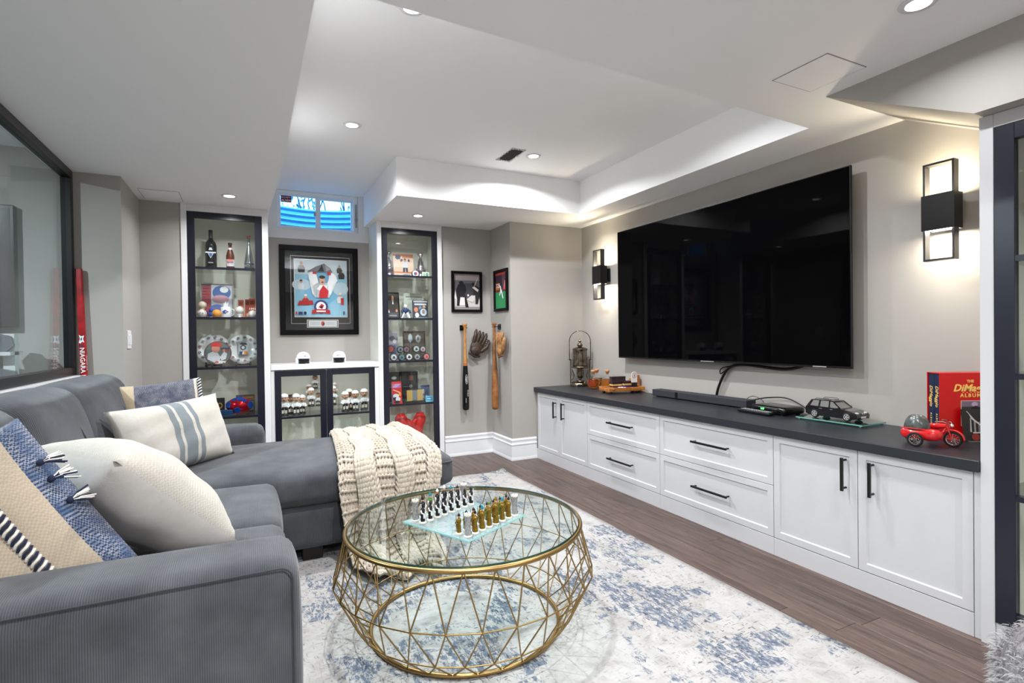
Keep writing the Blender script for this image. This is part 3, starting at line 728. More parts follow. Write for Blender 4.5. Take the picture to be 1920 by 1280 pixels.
# ================================================================ pillows
def frame_from(loc, right, up):
    r = Vector(right).normalized(); u = Vector(up); u = (u-r*u.dot(r)).normalized(); n = r.cross(u)
    return Matrix(((r[0], u[0], n[0], loc[0]), (r[1], u[1], n[1], loc[1]), (r[2], u[2], n[2], loc[2]), (0, 0, 0, 1)))
def pillow_mesh(w, h, t, mats, n=22, pinch=.07, sag=0.0, seed=0):
    mb = MB(); rnd = random.Random(seed); ph = [rnd.uniform(0, 6) for _ in range(6)]
    def surf(sgn):
        def fn(a, b):
            u = -1+2*a; v = -1+2*b
            prof = max(0, (1-abs(u)**2.6))**.55*max(0, (1-abs(v)**2.6))**.55
            x = u*w/2*(1-pinch*(1-abs(u))*0-pinch*(v*v*0+(1-v*v))*abs(u)**3*.9); y = v*h/2*(1-pinch*(1-u*u)*abs(v)**3*.9)
            wr = .004*math.sin(9*u+ph[0]+3*v)*prof+.003*math.sin(11*v+ph[1]-4*u)*prof
            z = sgn*(t/2*prof+wr)-sag*(v)*(1-u*u)
            return (x, y, z)
        return fn
    f = surf(1); g = surf(-1)
    mb.grid(f, n, n, mats[0]); k = len(mb.f)
    mb.grid(lambda a, b: g(1-a, b), n, n, mats[-1])
    return mb
def pillow(label, loc, right, up, w, h, t, mats, **kw):
    mb = pillow_mesh(w, h, t, mats, **kw); o = mb.build('throw_pillow', None, None, weld=True); o.matrix_world = frame_from(loc, right, up)
    return tag(o, label, 'pillow', 'throw pillows on the sofa')
oat = (196, 191, 182); gr = (126, 134, 138)
stripe_m = woven('oatmeal_striped', [(-.5, oat), (-.075, gr), (-.045, oat), (-.028, gr), (.035, oat), (.052, gr), (.082, oat)], 0, 330)
cream_fab = woven('cream_plain', [(-.5, (196, 192, 187)), (.4, (196, 192, 187))], 0, 500, strength=.12)
cream_tex = woven('cream_textured', [(-.5, (194, 189, 179)), (.4, (194, 189, 179))], 0, 190, strength=.9)
blue_fab = woven('denim_blue_weave', [(-.5, (48, 72, 108)), (.035, (186, 172, 152)), (.19, (48, 72, 108))], 0, 190, speck=(196, 190, 186), strength=.7)
navy_fab = woven('navy_weave', [(-.5, (190, 172, 146)), (-.10, (56, 62, 84)), (.18, (206, 198, 184))], 0, 260, speck=(176, 172, 172), strength=.6)
pillow('oatmeal lumbar pillow with grey blue stripes on the chaise', (-.34, 3.195, .668), (.66, .75, .03), (-.37, .05, .93), .64, .36, .17, [stripe_m, stripe_m], seed=1)
nv = pillow('navy woven pillow with a fringed tan end behind the striped pillow', (-.455, 3.50, .735), (.98, .12, .07), (-.05, .3, .93), .44, .39, .15, [navy_fab, navy_fab], seed=2)
wp = pillow('plump cream square pillow with a textured front beside the blue pillow', (-.312, 1.95, .682), (.577, .432, -.69), (.6, -.8, 0), .47, .47, .25, [cream_fab, cream_tex], seed=3)
bp = pillow('denim blue pillow with a tan band and tassels nearest the camera', (-.595, 1.70, .635), (.80, .12, .55), (-.55, .25, .78), .48, .48, .21, [blue_fab, blue_fab], seed=4, pinch=.01)
navy_yarn = M('navy_yarn', srgb(30, 38, 64), .9); white_yarn = M('white_yarn', srgb(225, 222, 214), .9)
def rope_fringe(par, x, y0, y1, zfn, n=34, L=.022):
    mb = MB()
    for i in range(n):
        y = y0+(y1-y0)*i/(n-1); z = zfn(x, y)+.004; m_ = navy_yarn if i % 2 else white_yarn
        mb.tube([(x-L/2, y-.004, z), (x-L/4, y, z+.006), (x+L/4, y+.003, z+.006), (x+L/2, y+.009, z)], .0036, 6, mat=m_)
    return mb.build('fringe', None, par)
def pz(w, h, t, x, y):
    u = 2*x/w; v = 2*y/h; return t/2*max(0, 1-abs(u)**2.6)**.55*max(0, 1-abs(v)**2.6)**.55
rope_fringe(bp, .11, -.18, .185, lambda x, y: pz(.48, .48, .21, x, y), 40, .026)
rope_fringe(nv, -.205, -.17, .175, lambda x, y: pz(.44, .39, .15, x, y), 40, .02)
rope_fringe(nv, .21, -.12, .18, lambda x, y: pz(.44, .39, .15, x, y), 36, .016)
for (x, y) in ((.222, .05), (.222, -.02), (.225, .10)):
    mb = MB(); z = pz(.48, .48, .21, x, y)
    mb.ball((x, y, z+.008), .009, 10, navy_yarn)
    for k in range(16):
        a = random.uniform(-.6, .6); L = random.uniform(.03, .045)
        mb.tube([(x, y, z+.01), (x+L*.5, y+L*.5*math.sin(a)-.006, z+.012), (x+L, y+L*math.sin(a)-.014, z-.002-.05*L)], .0022, 5, mat=random.choice((navy_yarn, white_yarn)))
    mb.build('tassel', None, bp)

# ================================================================ chunky knit throw over the chaise
knit_m = M('cream_wool', srgb(188, 177, 163), .9, spec=.1, sheen=.3, var=(60, srgb(166, 155, 140)), bmp=(400, .4, .002))
path = [(3.80, .40), (3.845, .475), (3.76, .513), (3.5, .525), (3.2, .525), (2.98, .512), (2.90, .485), (2.862, .43), (2.845, .34), (2.835, .24), (2.82, .14), (2.79, .07), (2.70, .035), (2.60, .03), (2.50, .025)]
xl = [.50, .49, .49, .47, .44, .42, .41, .40, .40, .41, .42, .43, .44, .47, .52]
xr = [.94, .94, .94, .94, .945, .945, .94, .93, .92, .90, .88, .87, .88, .89, .86]
S = [0]
for a, b in zip(path[:-1], path[1:]): S.append(S[-1]+math.dist(a, b))
TL = S[-1]
def throw_pt(u, s):
    i = 0
    while i < len(S)-2 and S[i+1] < s: i += 1
    k = max(0, min(1, (s-S[i])/(S[i+1]-S[i])))
    y = path[i][0]+(path[i+1][0]-path[i][0])*k; z = path[i][1]+(path[i+1][1]-path[i][1])*k
    a = xl[i]+(xl[i+1]-xl[i])*k; b = xr[i]+(xr[i+1]-xr[i])*k
    x = a+(b-a)*u
    hang = max(0, min(1, (s-1.0)/.35)); fold = math.sin(u*2*math.pi*2.3+.6+s*1.2)
    y += -hang*(.03+.035*fold); z += .008*fold*(1-hang)
    if s > 1.45: z += max(0, .03*math.sin(u*9+s*8))*min(1, (s-1.45)/.1)
    e = max(0, abs(u-.5)*2-.9)*10
    y += -.01*(1-hang)*0
    if hang < .5: z -= .012*e
    return Vector((x, y, z))
def throw_frame(u, s):
    p = throw_pt(u, s); du = (throw_pt(min(1, u+.01), s)-throw_pt(max(0, u-.01), s)).normalized(); dv = (throw_pt(u, min(TL, s+.02))-throw_pt(u, max(0, s-.02))).normalized()
    n = dv.cross(du).normalized()
    return p, du, dv, n
tb = MB(); tb.grid(lambda a, b: throw_pt(a, b*TL), 24, 80); throw = tb.build('throw_blanket', knit_m)
tag(throw, 'chunky cream cable knit throw draped over the end of the chaise', 'blanket')
mb = MB()
def strand(u, s, off, r, n=6):
    P = []
    for du_, ds, dn in off:
        uu = max(0, min(1, u+du_)); ss = max(0, min(TL, s+ds)); p, a, b, nn = throw_frame(uu, ss); P.append(p+nn*dn)
    mid = len(P)//2
    mb.tube(P, [r*(.45+.55*math.sin(math.pi*(i+.6)/(len(P)+.2))) for i in range(len(P))], n)
NC = 30; WU = 1/NC; DS = .025
rows = int(TL/DS)
kinds = 'gggggccccccgggggccccccggggcccc'[:NC]
for j in range(rows):
    s = j*DS+.01
    for i in range(NC):
        u = (i+.5)*WU; k = kinds[i]
        ru = random.uniform(-.004, .004)
        if k == 'g':
            if j % 2: strand(u+ru, s, [(-WU*.62, .004, .004), (-WU*.3, -.004, .014), (0, -.007, .017), (WU*.3, -.004, .014), (WU*.62, .004, .004)], .0086)
            else:
                for q in (-1, 1): strand(u+ru, s, [(q*WU*.34, -.018, .004), (q*WU*.28, 0, .010), (q*WU*.1, .02, .006)], .007)
        else:
            lift = .010+.014*math.sin(math.pi*((i % 11)-4.5)/6)
            sw = .8*math.sin(j*.42+(i//11)*1.3)*WU
            for q in (-1, 1): strand(u+sw+ru, s, [(q*WU*.46, -.024, .004+lift*.5), (q*WU*.30, -.006, .012+lift), (q*WU*.10, .016, .011+lift), (q*.02*WU, .026, .004+lift*.4)], .0082)
ks = mb.build('knit_stitches', knit_m, throw); ks['kind'] = 'stuff'

# ================================================================ coffee table
CT = (.768, 2.01); TZ = .405
table = thing('coffee_table', 'round glass top coffee table with a geometric brass wire base', 'coffee table', (CT[0], CT[1], .009))
MB().tube([(.462*math.cos(t*math.pi/48), .462*math.sin(t*math.pi/48), TZ-.006) for t in range(96)], .0085, 10, True).build('top_ring', gold_m, table)
mb = MB(); mb.lathe([(.0, TZ-.001), (.455, TZ-.001)], n=96, smooth=False); mb.lathe([(.0, TZ+.007), (.455, TZ+.007)], n=96, smooth=False)
gt = mb.build('glass_top', tabletop_m, table)
MB().lathe([(.4552, TZ-.001), (.4556, TZ+.003), (.4552, TZ+.007)], n=96).build('glass_edge', glass_edge, gt) if False else None
mb = MB(); n_ = 96
vs = [(.4551*math.cos(2*math.pi*i/n_), .4551*math.sin(2*math.pi*i/n_), z) for z in (TZ-.001, TZ+.007) for i in range(n_)]
mb.add(vs, [(i, (i+1) % n_, n_+(i+1) % n_, n_+i) for i in range(n_)], True); mb.build('glass_edge', glass_edge, gt)
MB().tube([(.372*math.cos(t*math.pi/48), .372*math.sin(t*math.pi/48), .009) for t in range(96)], .0085, 10, True).build('base_ring', gold_m, table)
K = 28; st = 2*math.pi/K
def pt(r, z, a): return Vector((r*math.cos(a), r*math.sin(a), z))
RT, RMd, RB, R0 = (.462, TZ-.006), (.508, .222), (.43, .072), (.372, .009)
rods = [(pt(*RT, 0), pt(*RMd, st/2)), (pt(*RT, 0), pt(*RMd, -st/2)), (pt(*RMd, -st/2), pt(*RMd, st/2)),
        (pt(*RMd, st/2), pt(*RB, 0)), (pt(*RMd, st/2), pt(*RB, st)), (pt(*RB, 0), pt(*RB, st)), (pt(*RB, 0), pt(*R0, st/2)), (pt(*RB, 0), pt(*R0, -st/2))]
for a, b in rods:
    me = MB().cyl(a, b, .0026, n=6).mesh('wire_rod', gold_m)
    for i in range(K):
        o = bpy.data.objects.new('wire_rod', me); COL.objects.link(o); o.parent = table; o.rotation_euler = (0, 0, i*st+.07)

# ================================================================ chess set
ZB = .009+TZ+.007
B0, C0, A0 = Vector((.684, 1.759)), Vector((.99, 1.911)), Vector((.538, 2.065))
U = (C0-B0); V = (A0-B0); ang = math.atan2(U.y, U.x)
def frosted_glass():
    m = bpy.data.materials.new('board_glass'); m.use_nodes = True; nt = m.node_tree; nt.nodes.clear()
    out = nt.nodes.new('ShaderNodeOutputMaterial'); t = nt.nodes.new('ShaderNodeBsdfTransparent'); d = nt.nodes.new('ShaderNodeBsdfPrincipled'); mx = nt.nodes.new('ShaderNodeMixShader')
    t.inputs[0].default_value = (.9, .97, .97, 1); d.inputs['Base Color'].default_value = (.62, .78, .80, 1); d.inputs['Roughness'].default_value = .25; mx.inputs[0].default_value = .2
    nt.links.new(t.outputs[0], mx.inputs[1]); nt.links.new(d.outputs[0], mx.inputs[2]); nt.links.new(mx.outputs[0], out.inputs[0]); return m
board = thing('chess_board', 'frosted glass chess board on the coffee table', 'chess board', (B0.x, B0.y, ZB+.0015), ang)
bl = U.length
frost = thin_glass('frosted_square', (.78, .90, .92), 3.0, .35); bg = frosted_glass()
mb = MB(); mb.box(0, bl, 0, bl, 0, .006); mb.build('slab', bg, board)
mb = MB()
for i in range(8):
    for j in range(8):
        if (i+j) % 2: q = bl/8*.94; m0 = bl*.03; mb.add([(m0+i*q, m0+j*q, .0064), (m0+(i+1)*q, m0+j*q, .0064), (m0+(i+1)*q, m0+(j+1)*q, .0064), (m0+i*q, m0+(j+1)*q, .0064)], [(0, 1, 2, 3)])
mb.build('frosted_squares', frost, board)
mb = MB(); mb.box(0, bl, -.001, 0, 0, .006); mb.box(-.001, 0, 0, bl, 0, .006); mb.box(bl, bl+.001, 0, bl, 0, .006); mb.box(0, bl, bl, bl+.001, 0, .006)
mb.build('edge', M('aqua_glass_edge', srgb(150, 205, 205), .15), board)
zp = ZB+.0015+.0066
ivory = M('ivory_resin', srgb(232, 226, 214), .35); tower = M('tower_stone', srgb(186, 184, 184), .5, bmp=(260, 1.0, .004), var=(330, srgb(110, 108, 108)))
skin_r = M('painted_face', srgb(214, 160, 125), .4)
def chess_base(t, r=.0135): MB().lathe([(r, 0), (r, .003), (r*.9, .0055), (r*.75, .006)], n=18).build('base', ivory, t)
def rook_piece(label, loc, grp):
    t = thing('chess_rook', label, 'chess piece', loc, 0, grp)
    chess_base(t, .0145)
    MB().lathe([(.0125, .005), (.0108, .02), (.0104, .055), (.012, .066), (.0132, .07), (.0132, .076)], n=18).build('tower', tower, t)
    mb = MB()
    for i in range(8):
        a = i*math.pi/4; mb.obox((.0112*math.cos(a), .0112*math.sin(a), .079), (.005, .005, .007), Matrix.Rotation(a, 3, 'Z'))
    mb.build('battlement', ivory, t); mb = MB(); mb.box(.009, .0135, -.003, .003, .006, .016); mb.build('doorway', wood_dark, t); return t
def figure_piece(name, label, loc, grp, h, robe, sash, head, hat=None, wide=1.0, rz=0, staff=False):
    t = thing(name, label, 'chess piece', loc, rz, grp); chess_base(t)
    k = h/.08
    MB().lathe([(.0095*wide, .005), (.0085*wide, .02*k), (.0065*wide, .04*k), (.0088*wide, .052*k), (.0095*wide, .058*k), (.006*wide, .064*k), (.003, .067*k)], n=14).build('robe', robe, t)
    mb = MB()
    for q in (-1, 1): mb.tube([(0, q*.0095*wide, .057*k), (.006, q*.0115*wide, .046*k), (.010, q*.004, .041*k)], [.0032, .003, .0024], 7)
    mb.build('arms', sash, t)
    MB().ball((.001, 0, .072*k), (.0052, .0048, .006*k), 10).build('head', head, t)
    if hat == 'crown': MB().lathe([(.0055, .0755*k), (.0062, .081*k), (.003, .0835*k), (.001, .087*k)], n=10).build('crown', sash, t)
    elif hat == 'mitre': MB().lathe([(.0058, .0745*k), (.006, .079*k), (.0005, .089*k)], n=10).build('mitre', M('teal_enamel', srgb(20, 130, 150), .3), t)
    elif hat == 'plume': MB().lathe([(.0056, .0745*k), (.005, .08*k), (.0015, .085*k), (.001, .089*k)], n=10).build('plume', plastic_black, t)
    if staff: MB().cyl((.011, .0035, .004), (.011, .0035, .078*k), .0011, n=6).build('staff', sash, t)
    mb = MB(); mb.box(.0055*wide, .0105*wide, -.0035, .0035, .02*k, .04*k); mb.build('tabard', sash, t, bev=.001)
    return t
blk = M('black_enamel', srgb(22, 20, 24), .3); wht = M('silver_white_enamel', srgb(222, 220, 220), .3); gld = M('gold_enamel', srgb(150, 122, 22), .28, .35, var=(160, srgb(96, 66, 24))); grn = M('green_enamel', srgb(70, 120, 40), .3); org = M('orange_hair', srgb(190, 110, 50), .5)
def sq(i, v): u = (i+.5)/8*.94+.03; p = B0+U*u+V*v; return (p.x, p.y, zp)
order = ('rook', 'knight', 'bishop', 'queen', 'king', 'bishop', 'knight', 'rook')
files = ('first', 'second', 'third', 'fourth', 'fifth', 'sixth', 'seventh', 'eighth')
for i in range(8):
    for side in (0, 1):
        dark = side == 1; grp = 'dark chess pieces' if dark else 'gold chess pieces'; v = .915 if dark else .085; rz = ang+(-math.pi/2 if dark else math.pi/2)
        c = 'dark' if dark else 'gold'
        nm = order[i]; where = '%s from the near edge in the %s back row' % (files[i], c)
        if nm == 'rook': rook_piece('grey stone tower chess piece, %s' % where, sq(i, v), grp)
        else:
            hh_ = {'knight': .078, 'bishop': .084, 'queen': .09, 'king': .096}[nm]; hat = {'knight': 'plume', 'bishop': 'mitre', 'queen': 'crown', 'king': 'crown'}[nm]
            rb = (grn if i == 2 else blk) if dark else gld; sa = wht if dark else (grn if i in (3, 5) else gld)
            figure_piece('chess_'+nm, '%s robed figure chess piece, %s' % (c, where), sq(i, v), grp, hh_, rb, sa, org if dark and i == 3 else skin_r, hat, 1.35 if nm == 'king' else 1.1, rz, nm in ('bishop', 'knight'))
        figure_piece('chess_pawn', 'small %s soldier chess pawn, %s from the near edge' % (c, files[i]), sq(i, .79 if dark else .215), grp, .07, blk if dark else gld, wht if dark else gld, skin_r if not dark else blk, 'plume', .95, rz, True)

# ================================================================ fluffy pouf at the lower right corner
def pouf():
    t = thing('pouf', 'fluffy light grey pouf at the lower right corner', 'pouf', (1.76, .375, .0095))
    mb = MB(); rnd = random.Random(3)
    prof = [(.0, 0.0), (.24, 0.0), (.285, .05), (.302, .16), (.30, .28), (.285, .36), (.25, .405), (.18, .42), (.0, .425)]
    mb.lathe(prof, n=48); mb.build('body', M('grey_faux_fur', srgb(140, 138, 138), .95, var=(30, srgb(100, 98, 100)), bmp=(120, 1, .01)), t)
    mb = MB()
    for i in range(9000):
        a = rnd.uniform(0, 2*math.pi); k = rnd.uniform(0, 1)
        if k < .55: z = rnd.uniform(.03, .37); r = .30; n = Vector((math.cos(a), math.sin(a), .0))
        else: r = .29*math.sqrt(rnd.uniform(0, 1)); z = .42-.06*(r/.29)**4; n = Vector((math.cos(a)*r*1.5, math.sin(a)*r*1.5, 1)).normalized()
        p = Vector((r*math.cos(a), r*math.sin(a), z)); d = (n+Vector((rnd.uniform(-1, 1), rnd.uniform(-1, 1), rnd.uniform(-1.2, .6)))*.7).normalized(); e = d.orthogonal().normalized()*.0016; L = rnd.uniform(.015, .03)
        q = p+d*L*.6; tip = p+d*L+Vector((0, 0, -.006))
        mb.add([p-e, p+e, q+e*.8, q-e*.8, tip], [(0, 1, 2, 3), (3, 2, 4)])
    f = mb.build('fur', M('grey_fur_strand', srgb(156, 154, 154), .9, var=(25, srgb(112, 110, 112))), t); f['kind'] = 'stuff'
    mb = MB(); mb.lathe([(.22, 0), (.22, .02)], n=32); mb.build('base', plastic_black, t)
pouf()
# ================================================================ builders for memorabilia
X_, Z_, NX = (1, 0, 0), (0, 0, 1), (-1, 0, 0)
def framed(label, loc, w, h, right, up, fw, fmat, shapes, depth=.02, inner=0.0, inner_mat=None, cat='picture', group=None, name='framed_picture', glaze=False, region=None, extra=None):
    """picture: frame bars, backing, print; local x = right, y = up, z towards the viewer"""
    t = tag(bpy.data.objects.new(name, None), label, cat, group); COL.objects.link(t); t.matrix_world = frame_from(loc, right, up); t.empty_display_size = .05
    a, b = w/2, h/2
    for bx in ((-a, a, b-fw, b), (-a, a, -b, -b+fw), (-a, -a+fw, -b+fw, b-fw), (a-fw, a, -b+fw, b-fw)):
        MB().box(*bx, 0, depth).build('frame_bar', fmat, t, bev=min(.003, fw*.2))
    MB().box(-a+fw, a-fw, -b+fw, b-fw, 0, depth*.35).build('backing', inner_mat or flat(230, 228, 222), t)
    rg = region or (-a+fw+inner, -b+fw+inner, a-fw-inner, b-fw-inner)
    printed('print', t, shapes, (rg[0], rg[1], depth*.35), (1, 0, 0), (0, 1, 0), rg[2]-rg[0], rg[3]-rg[1])
    if extra: extra(t, depth*.35)
    if glaze: MB().box(-a+fw, a-fw, -b+fw, b-fw, depth*.7, depth*.7+.001).build('glazing', clear_m, t)
    return t
def person_shapes(cx, cy, s, body, head=(205, 160, 130), hair=None, legs=None):
    out = []
    if legs: out += [('p', [(cx-.5*s, cy-.9*s), (cx-.1*s, cy-.9*s), (cx, cy), (cx-.4*s, cy)], legs), ('p', [(cx+.1*s, cy-.9*s), (cx+.5*s, cy-.9*s), (cx+.4*s, cy), (cx, cy)], legs)]
    out += [('p', [(cx-.45*s, cy-.2*s), (cx+.45*s, cy-.2*s), (cx+.55*s, cy+.4*s), (cx+.3*s, cy+.75*s), (cx-.3*s, cy+.75*s), (cx-.55*s, cy+.4*s)], body), ('e', cx, cy+1.0*s, .22*s, .28*s, head)]
    if hair: out.append(('e', cx, cy+1.15*s, .24*s, .16*s, hair))
    return out

# ---- big framed hockey collage in the niche
sh = [('r', 0, 0, 1, 1, (150, 200, 226)), ('r', 0, .74, 1, 1, (206, 218, 226)), ('e', .5, .5, .34, .3, (124, 186, 220)), ('e', .13, .56, .18, .1, (196, 216, 228)), ('e', .88, .5, .15, .12, (196, 216, 228))]
sh += person_shapes(.13, .80, .13, (44, 42, 46)) + person_shapes(.9, .70, .12, (40, 36, 40)) + person_shapes(.86, .80, .10, (62, 56, 56))
sh += person_shapes(.12, .50, .115, (226, 230, 238), hair=(60, 40, 36)) + person_shapes(.2, .23, .13, (196, 38, 42), hair=(236, 236, 240)) + person_shapes(.87, .27, .125, (230, 230, 232), hair=(240, 240, 242))
sh += [('p', [(.05, .20), (.35, .22), (.33, .29), (.08, .28)], (186, 36, 40)), ('r', .88, .22, .94, .34, (200, 44, 48)),
       ('p', [(.25, .76), (.33, .80), (.42, .48), (.40, .34), (.33, .40)], (236, 236, 238)), ('p', [(.82, .66), (.72, .76), (.66, .78), (.62, .48), (.68, .38)], (236, 236, 238)),
       ('p', [(.26, .68), (.30, .78), (.40, .78), (.46, .56), (.40, .50)], (240, 240, 242)), ('p', [(.70, .78), (.79, .74), (.82, .64), (.66, .50), (.60, .56)], (240, 240, 242)),
       ('p', [(.37, .34), (.66, .34), (.72, .54), (.62, .60), (.42, .60), (.34, .54)], (240, 240, 242)), ('p', [(.45, .33), (.62, .34), (.64, .46), (.54, .56), (.47, .46)], (196, 34, 40)),
       ('r', .34, .75, .41, .82, (190, 40, 44)), ('r', .62, .74, .69, .81, (190, 40, 44)), ('p', [(.23, .79), (.72, .79), (.68, .86), (.56, .94), (.40, .88)], (112, 112, 116)), ('p', [(.44, .80), (.52, .92), (.56, .80)], (40, 40, 44)), ('p', [(.60, .80), (.58, .92), (.69, .84)], (150, 150, 152)),
       ('e', .52, .64, .055, .075, (206, 158, 130)), ('e', .52, .70, .06, .03, (58, 46, 42)), ('e', .525, .61, .022, .012, (120, 40, 40)),
       ('e', .49, .18, .135, .12, (48, 66, 112)), ('e', .49, .18, .095, .085, (226, 226, 228)), ('p', [(.44, .17), (.50, .23), (.55, .2), (.51, .14)], (196, 30, 36)), ('e', .5, .17, .025, .022, (20, 20, 22)),
       ('p', [(.31, .05), (.42, .07), (.56, .07), (.67, .05), (.66, .12), (.56, .135), (.42, .135), (.32, .12)], (176, 30, 36)), ('r', .40, .088, .58, .112, (236, 226, 226)),
       ('r', .01, .04, .04, .09, (190, 36, 40)), ('r', .06, .04, .14, .09, (40, 52, 92)), ('e', .185, .065, .028, .028, (30, 30, 34)), ('r', .92, .04, .955, .1, (70, 90, 110))]
def collage_extra(t, z):
    silver = M('silver_fillet', srgb(200, 200, 200), .3, .7); w, h = .684, .81
    def q(x, y): return (-w/2+x*w, h/2-y*h)
    mb = MB()
    for (x0, y0, x1, y1, th) in ((.136, .113, .890, .872, .003), (.176, .145, .854, .800, .006)):
        ax, ay = q(x0, y1); bx, by = q(x1, y0)
        mb.box(ax, bx, by-th, by, z, z+.003); mb.box(ax, bx, ay, ay+th, z, z+.003); mb.box(ax, ax+th, ay, by, z, z+.003); mb.box(bx-th, bx, ay, by, z, z+.003)
    mb.build('silver_fillet', silver, t)
    ax, ay = q(.328, .918); bx, by = q(.732, .826)
    pl = MB().box(ax, bx, ay, by, z+.003, z+.006).build('plaque', silver, t)
    printed('plaque_print', t, [('r', .03, .08, .97, .92, (20, 20, 22)), ('r', .05, .12, .95, .88, (198, 200, 202)), ('e', .5, .5, .06, .3, (180, 40, 44)), ('e', .52, .45, .03, .15, (20, 20, 20)), ('r', .12, .6, .4, .64, (130, 130, 130)), ('r', .6, .6, .88, .64, (130, 130, 130)), ('r', .12, .4, .4, .44, (130, 130, 130)), ('r', .6, .4, .88, .44, (130, 130, 130))], (ax, ay, z+.006), (1, 0, 0), (0, 1, 0), bx-ax, by-ay)
framed('large black framed hockey collage with a plaque hanging in the niche', (.594, 5.199, 1.590), .684, .81, X_, Z_, .047, M('black_frame_gloss', srgb(9, 9, 11), .4, spec=.15), sh, .028, 0, M('black_mat_board', srgb(22, 22, 25), .6, spec=.1), glaze=True, region=(-.684/2+.184*.684, .405-.796*.81, -.684/2+.846*.684, .405-.151*.81), extra=collage_extra)

# ---- two sports photographs in the alcove
sh = [('r', 0, 0, 1, 1, (150, 140, 140)), ('r', 0, .32, 1, .82, (98, 92, 94)), ('r', .30, .36, .78, .74, (64, 62, 68)), ('r', 0, 0, 1, .30, (196, 190, 188)), ('r', 0, 0, 1, .08, (140, 130, 130)), ('p', [(.0, .30), (.05, .55), (.10, .3)], (226, 222, 218)),
      ('p', [(.10, .36), (.40, .36), (.48, .56), (.42, .70), (.16, .70), (.08, .55)], (22, 22, 28)), ('e', .28, .74, .09, .06, (20, 20, 24)), ('p', [(.10, .10), (.20, .10), (.26, .38), (.12, .38)], (20, 20, 24)), ('p', [(.44, .06), (.56, .06), (.46, .38), (.34, .38)], (20, 20, 24)), ('p', [(.2, .12), (.42, .12), (.4, .34), (.24, .34)], (220, 214, 210)),
      ('p', [(.74, .36), (1, .36), (1, .62), (.86, .68), (.74, .62)], (34, 32, 38)), ('p', [(.70, .62), (.78, .66), (.96, .56), (.92, .50)], (214, 200, 196)), ('e', .74, .72, .06, .045, (30, 28, 32)), ('p', [(.78, .68), (.81, .68), (.95, .90), (.92, .91)], (190, 178, 172)), ('p', [(.82, .16), (.92, .16), (.98, .38), (.84, .38)], (28, 26, 30)), ('p', [(.48, .28), (.66, .40), (.82, .40), (.80, .28), (.7, .20)], (206, 200, 196)), ('e', .54, .40, .035, .03, (230, 226, 222))]
framed('black and white baseball photograph in a black frame above the black bat', (1.909, 4.859, 1.587), .318, .396, X_, Z_, .026, M('black_frame_gloss', (0, 0, 0)), sh, .022, cat='picture')
sh = [('r', 0, 0, 1, 1, (48, 30, 46)), ('r', 0, 0, 1, .46, (46, 138, 84)), ('r', .0, .46, .35, .72, (112, 34, 40)), ('r', .6, .46, 1, .94, (84, 56, 66)), ('r', 0, .92, 1, 1, (150, 50, 44)), ('r', .05, .52, .38, .60, (176, 104, 40)), ('p', [(.40, .64), (.50, .62), (.56, .5), (.46, .48)], (226, 226, 224)), ('p', [(.36, .36), (.42, .36), (.56, .50), (.46, .52)], (230, 230, 228)), ('p', [(.66, .26), (.72, .28), (.58, .52), (.5, .5)], (232, 232, 230)), ('e', .47, .68, .035, .03, (60, 40, 36)), ('p', [(.76, .52), (.92, .52), (.90, .76), (.82, .76)], (196, 120, 124)), ('p', [(.8, .5), (.94, .5), (.9, .62)], (200, 60, 60))]
f2 = framed('colour baseball outfield photograph in a black frame on the side wall', (2.169, 4.605, 1.588), .30, .396, (0, -1, 0), Z_, .026, M('black_frame_gloss', (0, 0, 0)), sh, .022)
lettering('328', .06, flat(232, 214, 200), f2, (-.06, .045, .0125), X_, (0, 1, 0), extrude=.0003)

# ---- bats and gloves hung on hooks
ash = M('ash_wood', srgb(190, 138, 78), .35, var=(18, srgb(160, 108, 56))); hickory = M('hickory_wood', srgb(158, 104, 56), .45, var=(22, srgb(120, 74, 38))); lacq = M('black_lacquer', srgb(12, 12, 15), .18)
def bat(label, loc, black):
    t = thing('baseball_bat', label, 'bat', loc, 0, 'bats hung in the alcove')
    prof = [(.001, .835), (.022, .832), (.0245, .824), (.022, .814), (.0135, .80), (.0125, .74), (.0135, .62), (.0175, .50), (.0235, .40), (.030, .28), (.033, .16), (.033, .03), (.030, .008), (.012, 0), (.001, 0)]
    if black:
        cut = .43
        hi = [p for p in prof if p[1] > cut]; lo = [p for p in prof if p[1] <= cut]
        MB().lathe(hi+[(.0215, cut)], n=20).build('handle', ash, t); MB().lathe([(.0215, cut)]+lo, n=20).build('barrel', lacq, t)
        mb = MB()
        for z in (.44, .447): mb.lathe([(.0213, z), (.0218, z), (.0218, z+.003), (.0213, z+.003)], n=20)
        mb.build('ring_marks', flat(170, 40, 40), t)
        pr_ = flat(226, 226, 226)
        mb = MB(); mb.tube([(.012*math.cos(a), -.0318-.0004*abs(math.sin(a)), .30+.045*math.sin(a)) for a in [i*math.pi/12 for i in range(24)]], .0012, 5, True, pr_)
        mb.build('oval_emblem', None, t)
        lettering('Slugger', .02, pr_, t, (0, -.0312, .30), (0, 0, -1), X_, shear=.3); lettering('Pro Stock', .016, pr_, t, (.012, -.0335, .17), (0, 0, -1), X_, shear=.4, name='signature'); lettering('GENUINE', .01, pr_, t, (-.01, -.0338, .10), (0, 0, -1), X_)
    else:
        MB().lathe(prof, n=20).build('shaft', hickory, t)
    mb = MB(); mb.cyl((-.018, .045, .795), (-.018, -.012, .795), .004, n=8); mb.cyl((.018, .045, .795), (.018, -.012, .795), .004, n=8); mb.box(-.03, .03, .05, .058, .77, .82); mb.build('hook', blackmetal_m, t); return t
bat('baseball bat with black barrel and natural handle hung in the alcove', (1.862, 4.80, .443), True)
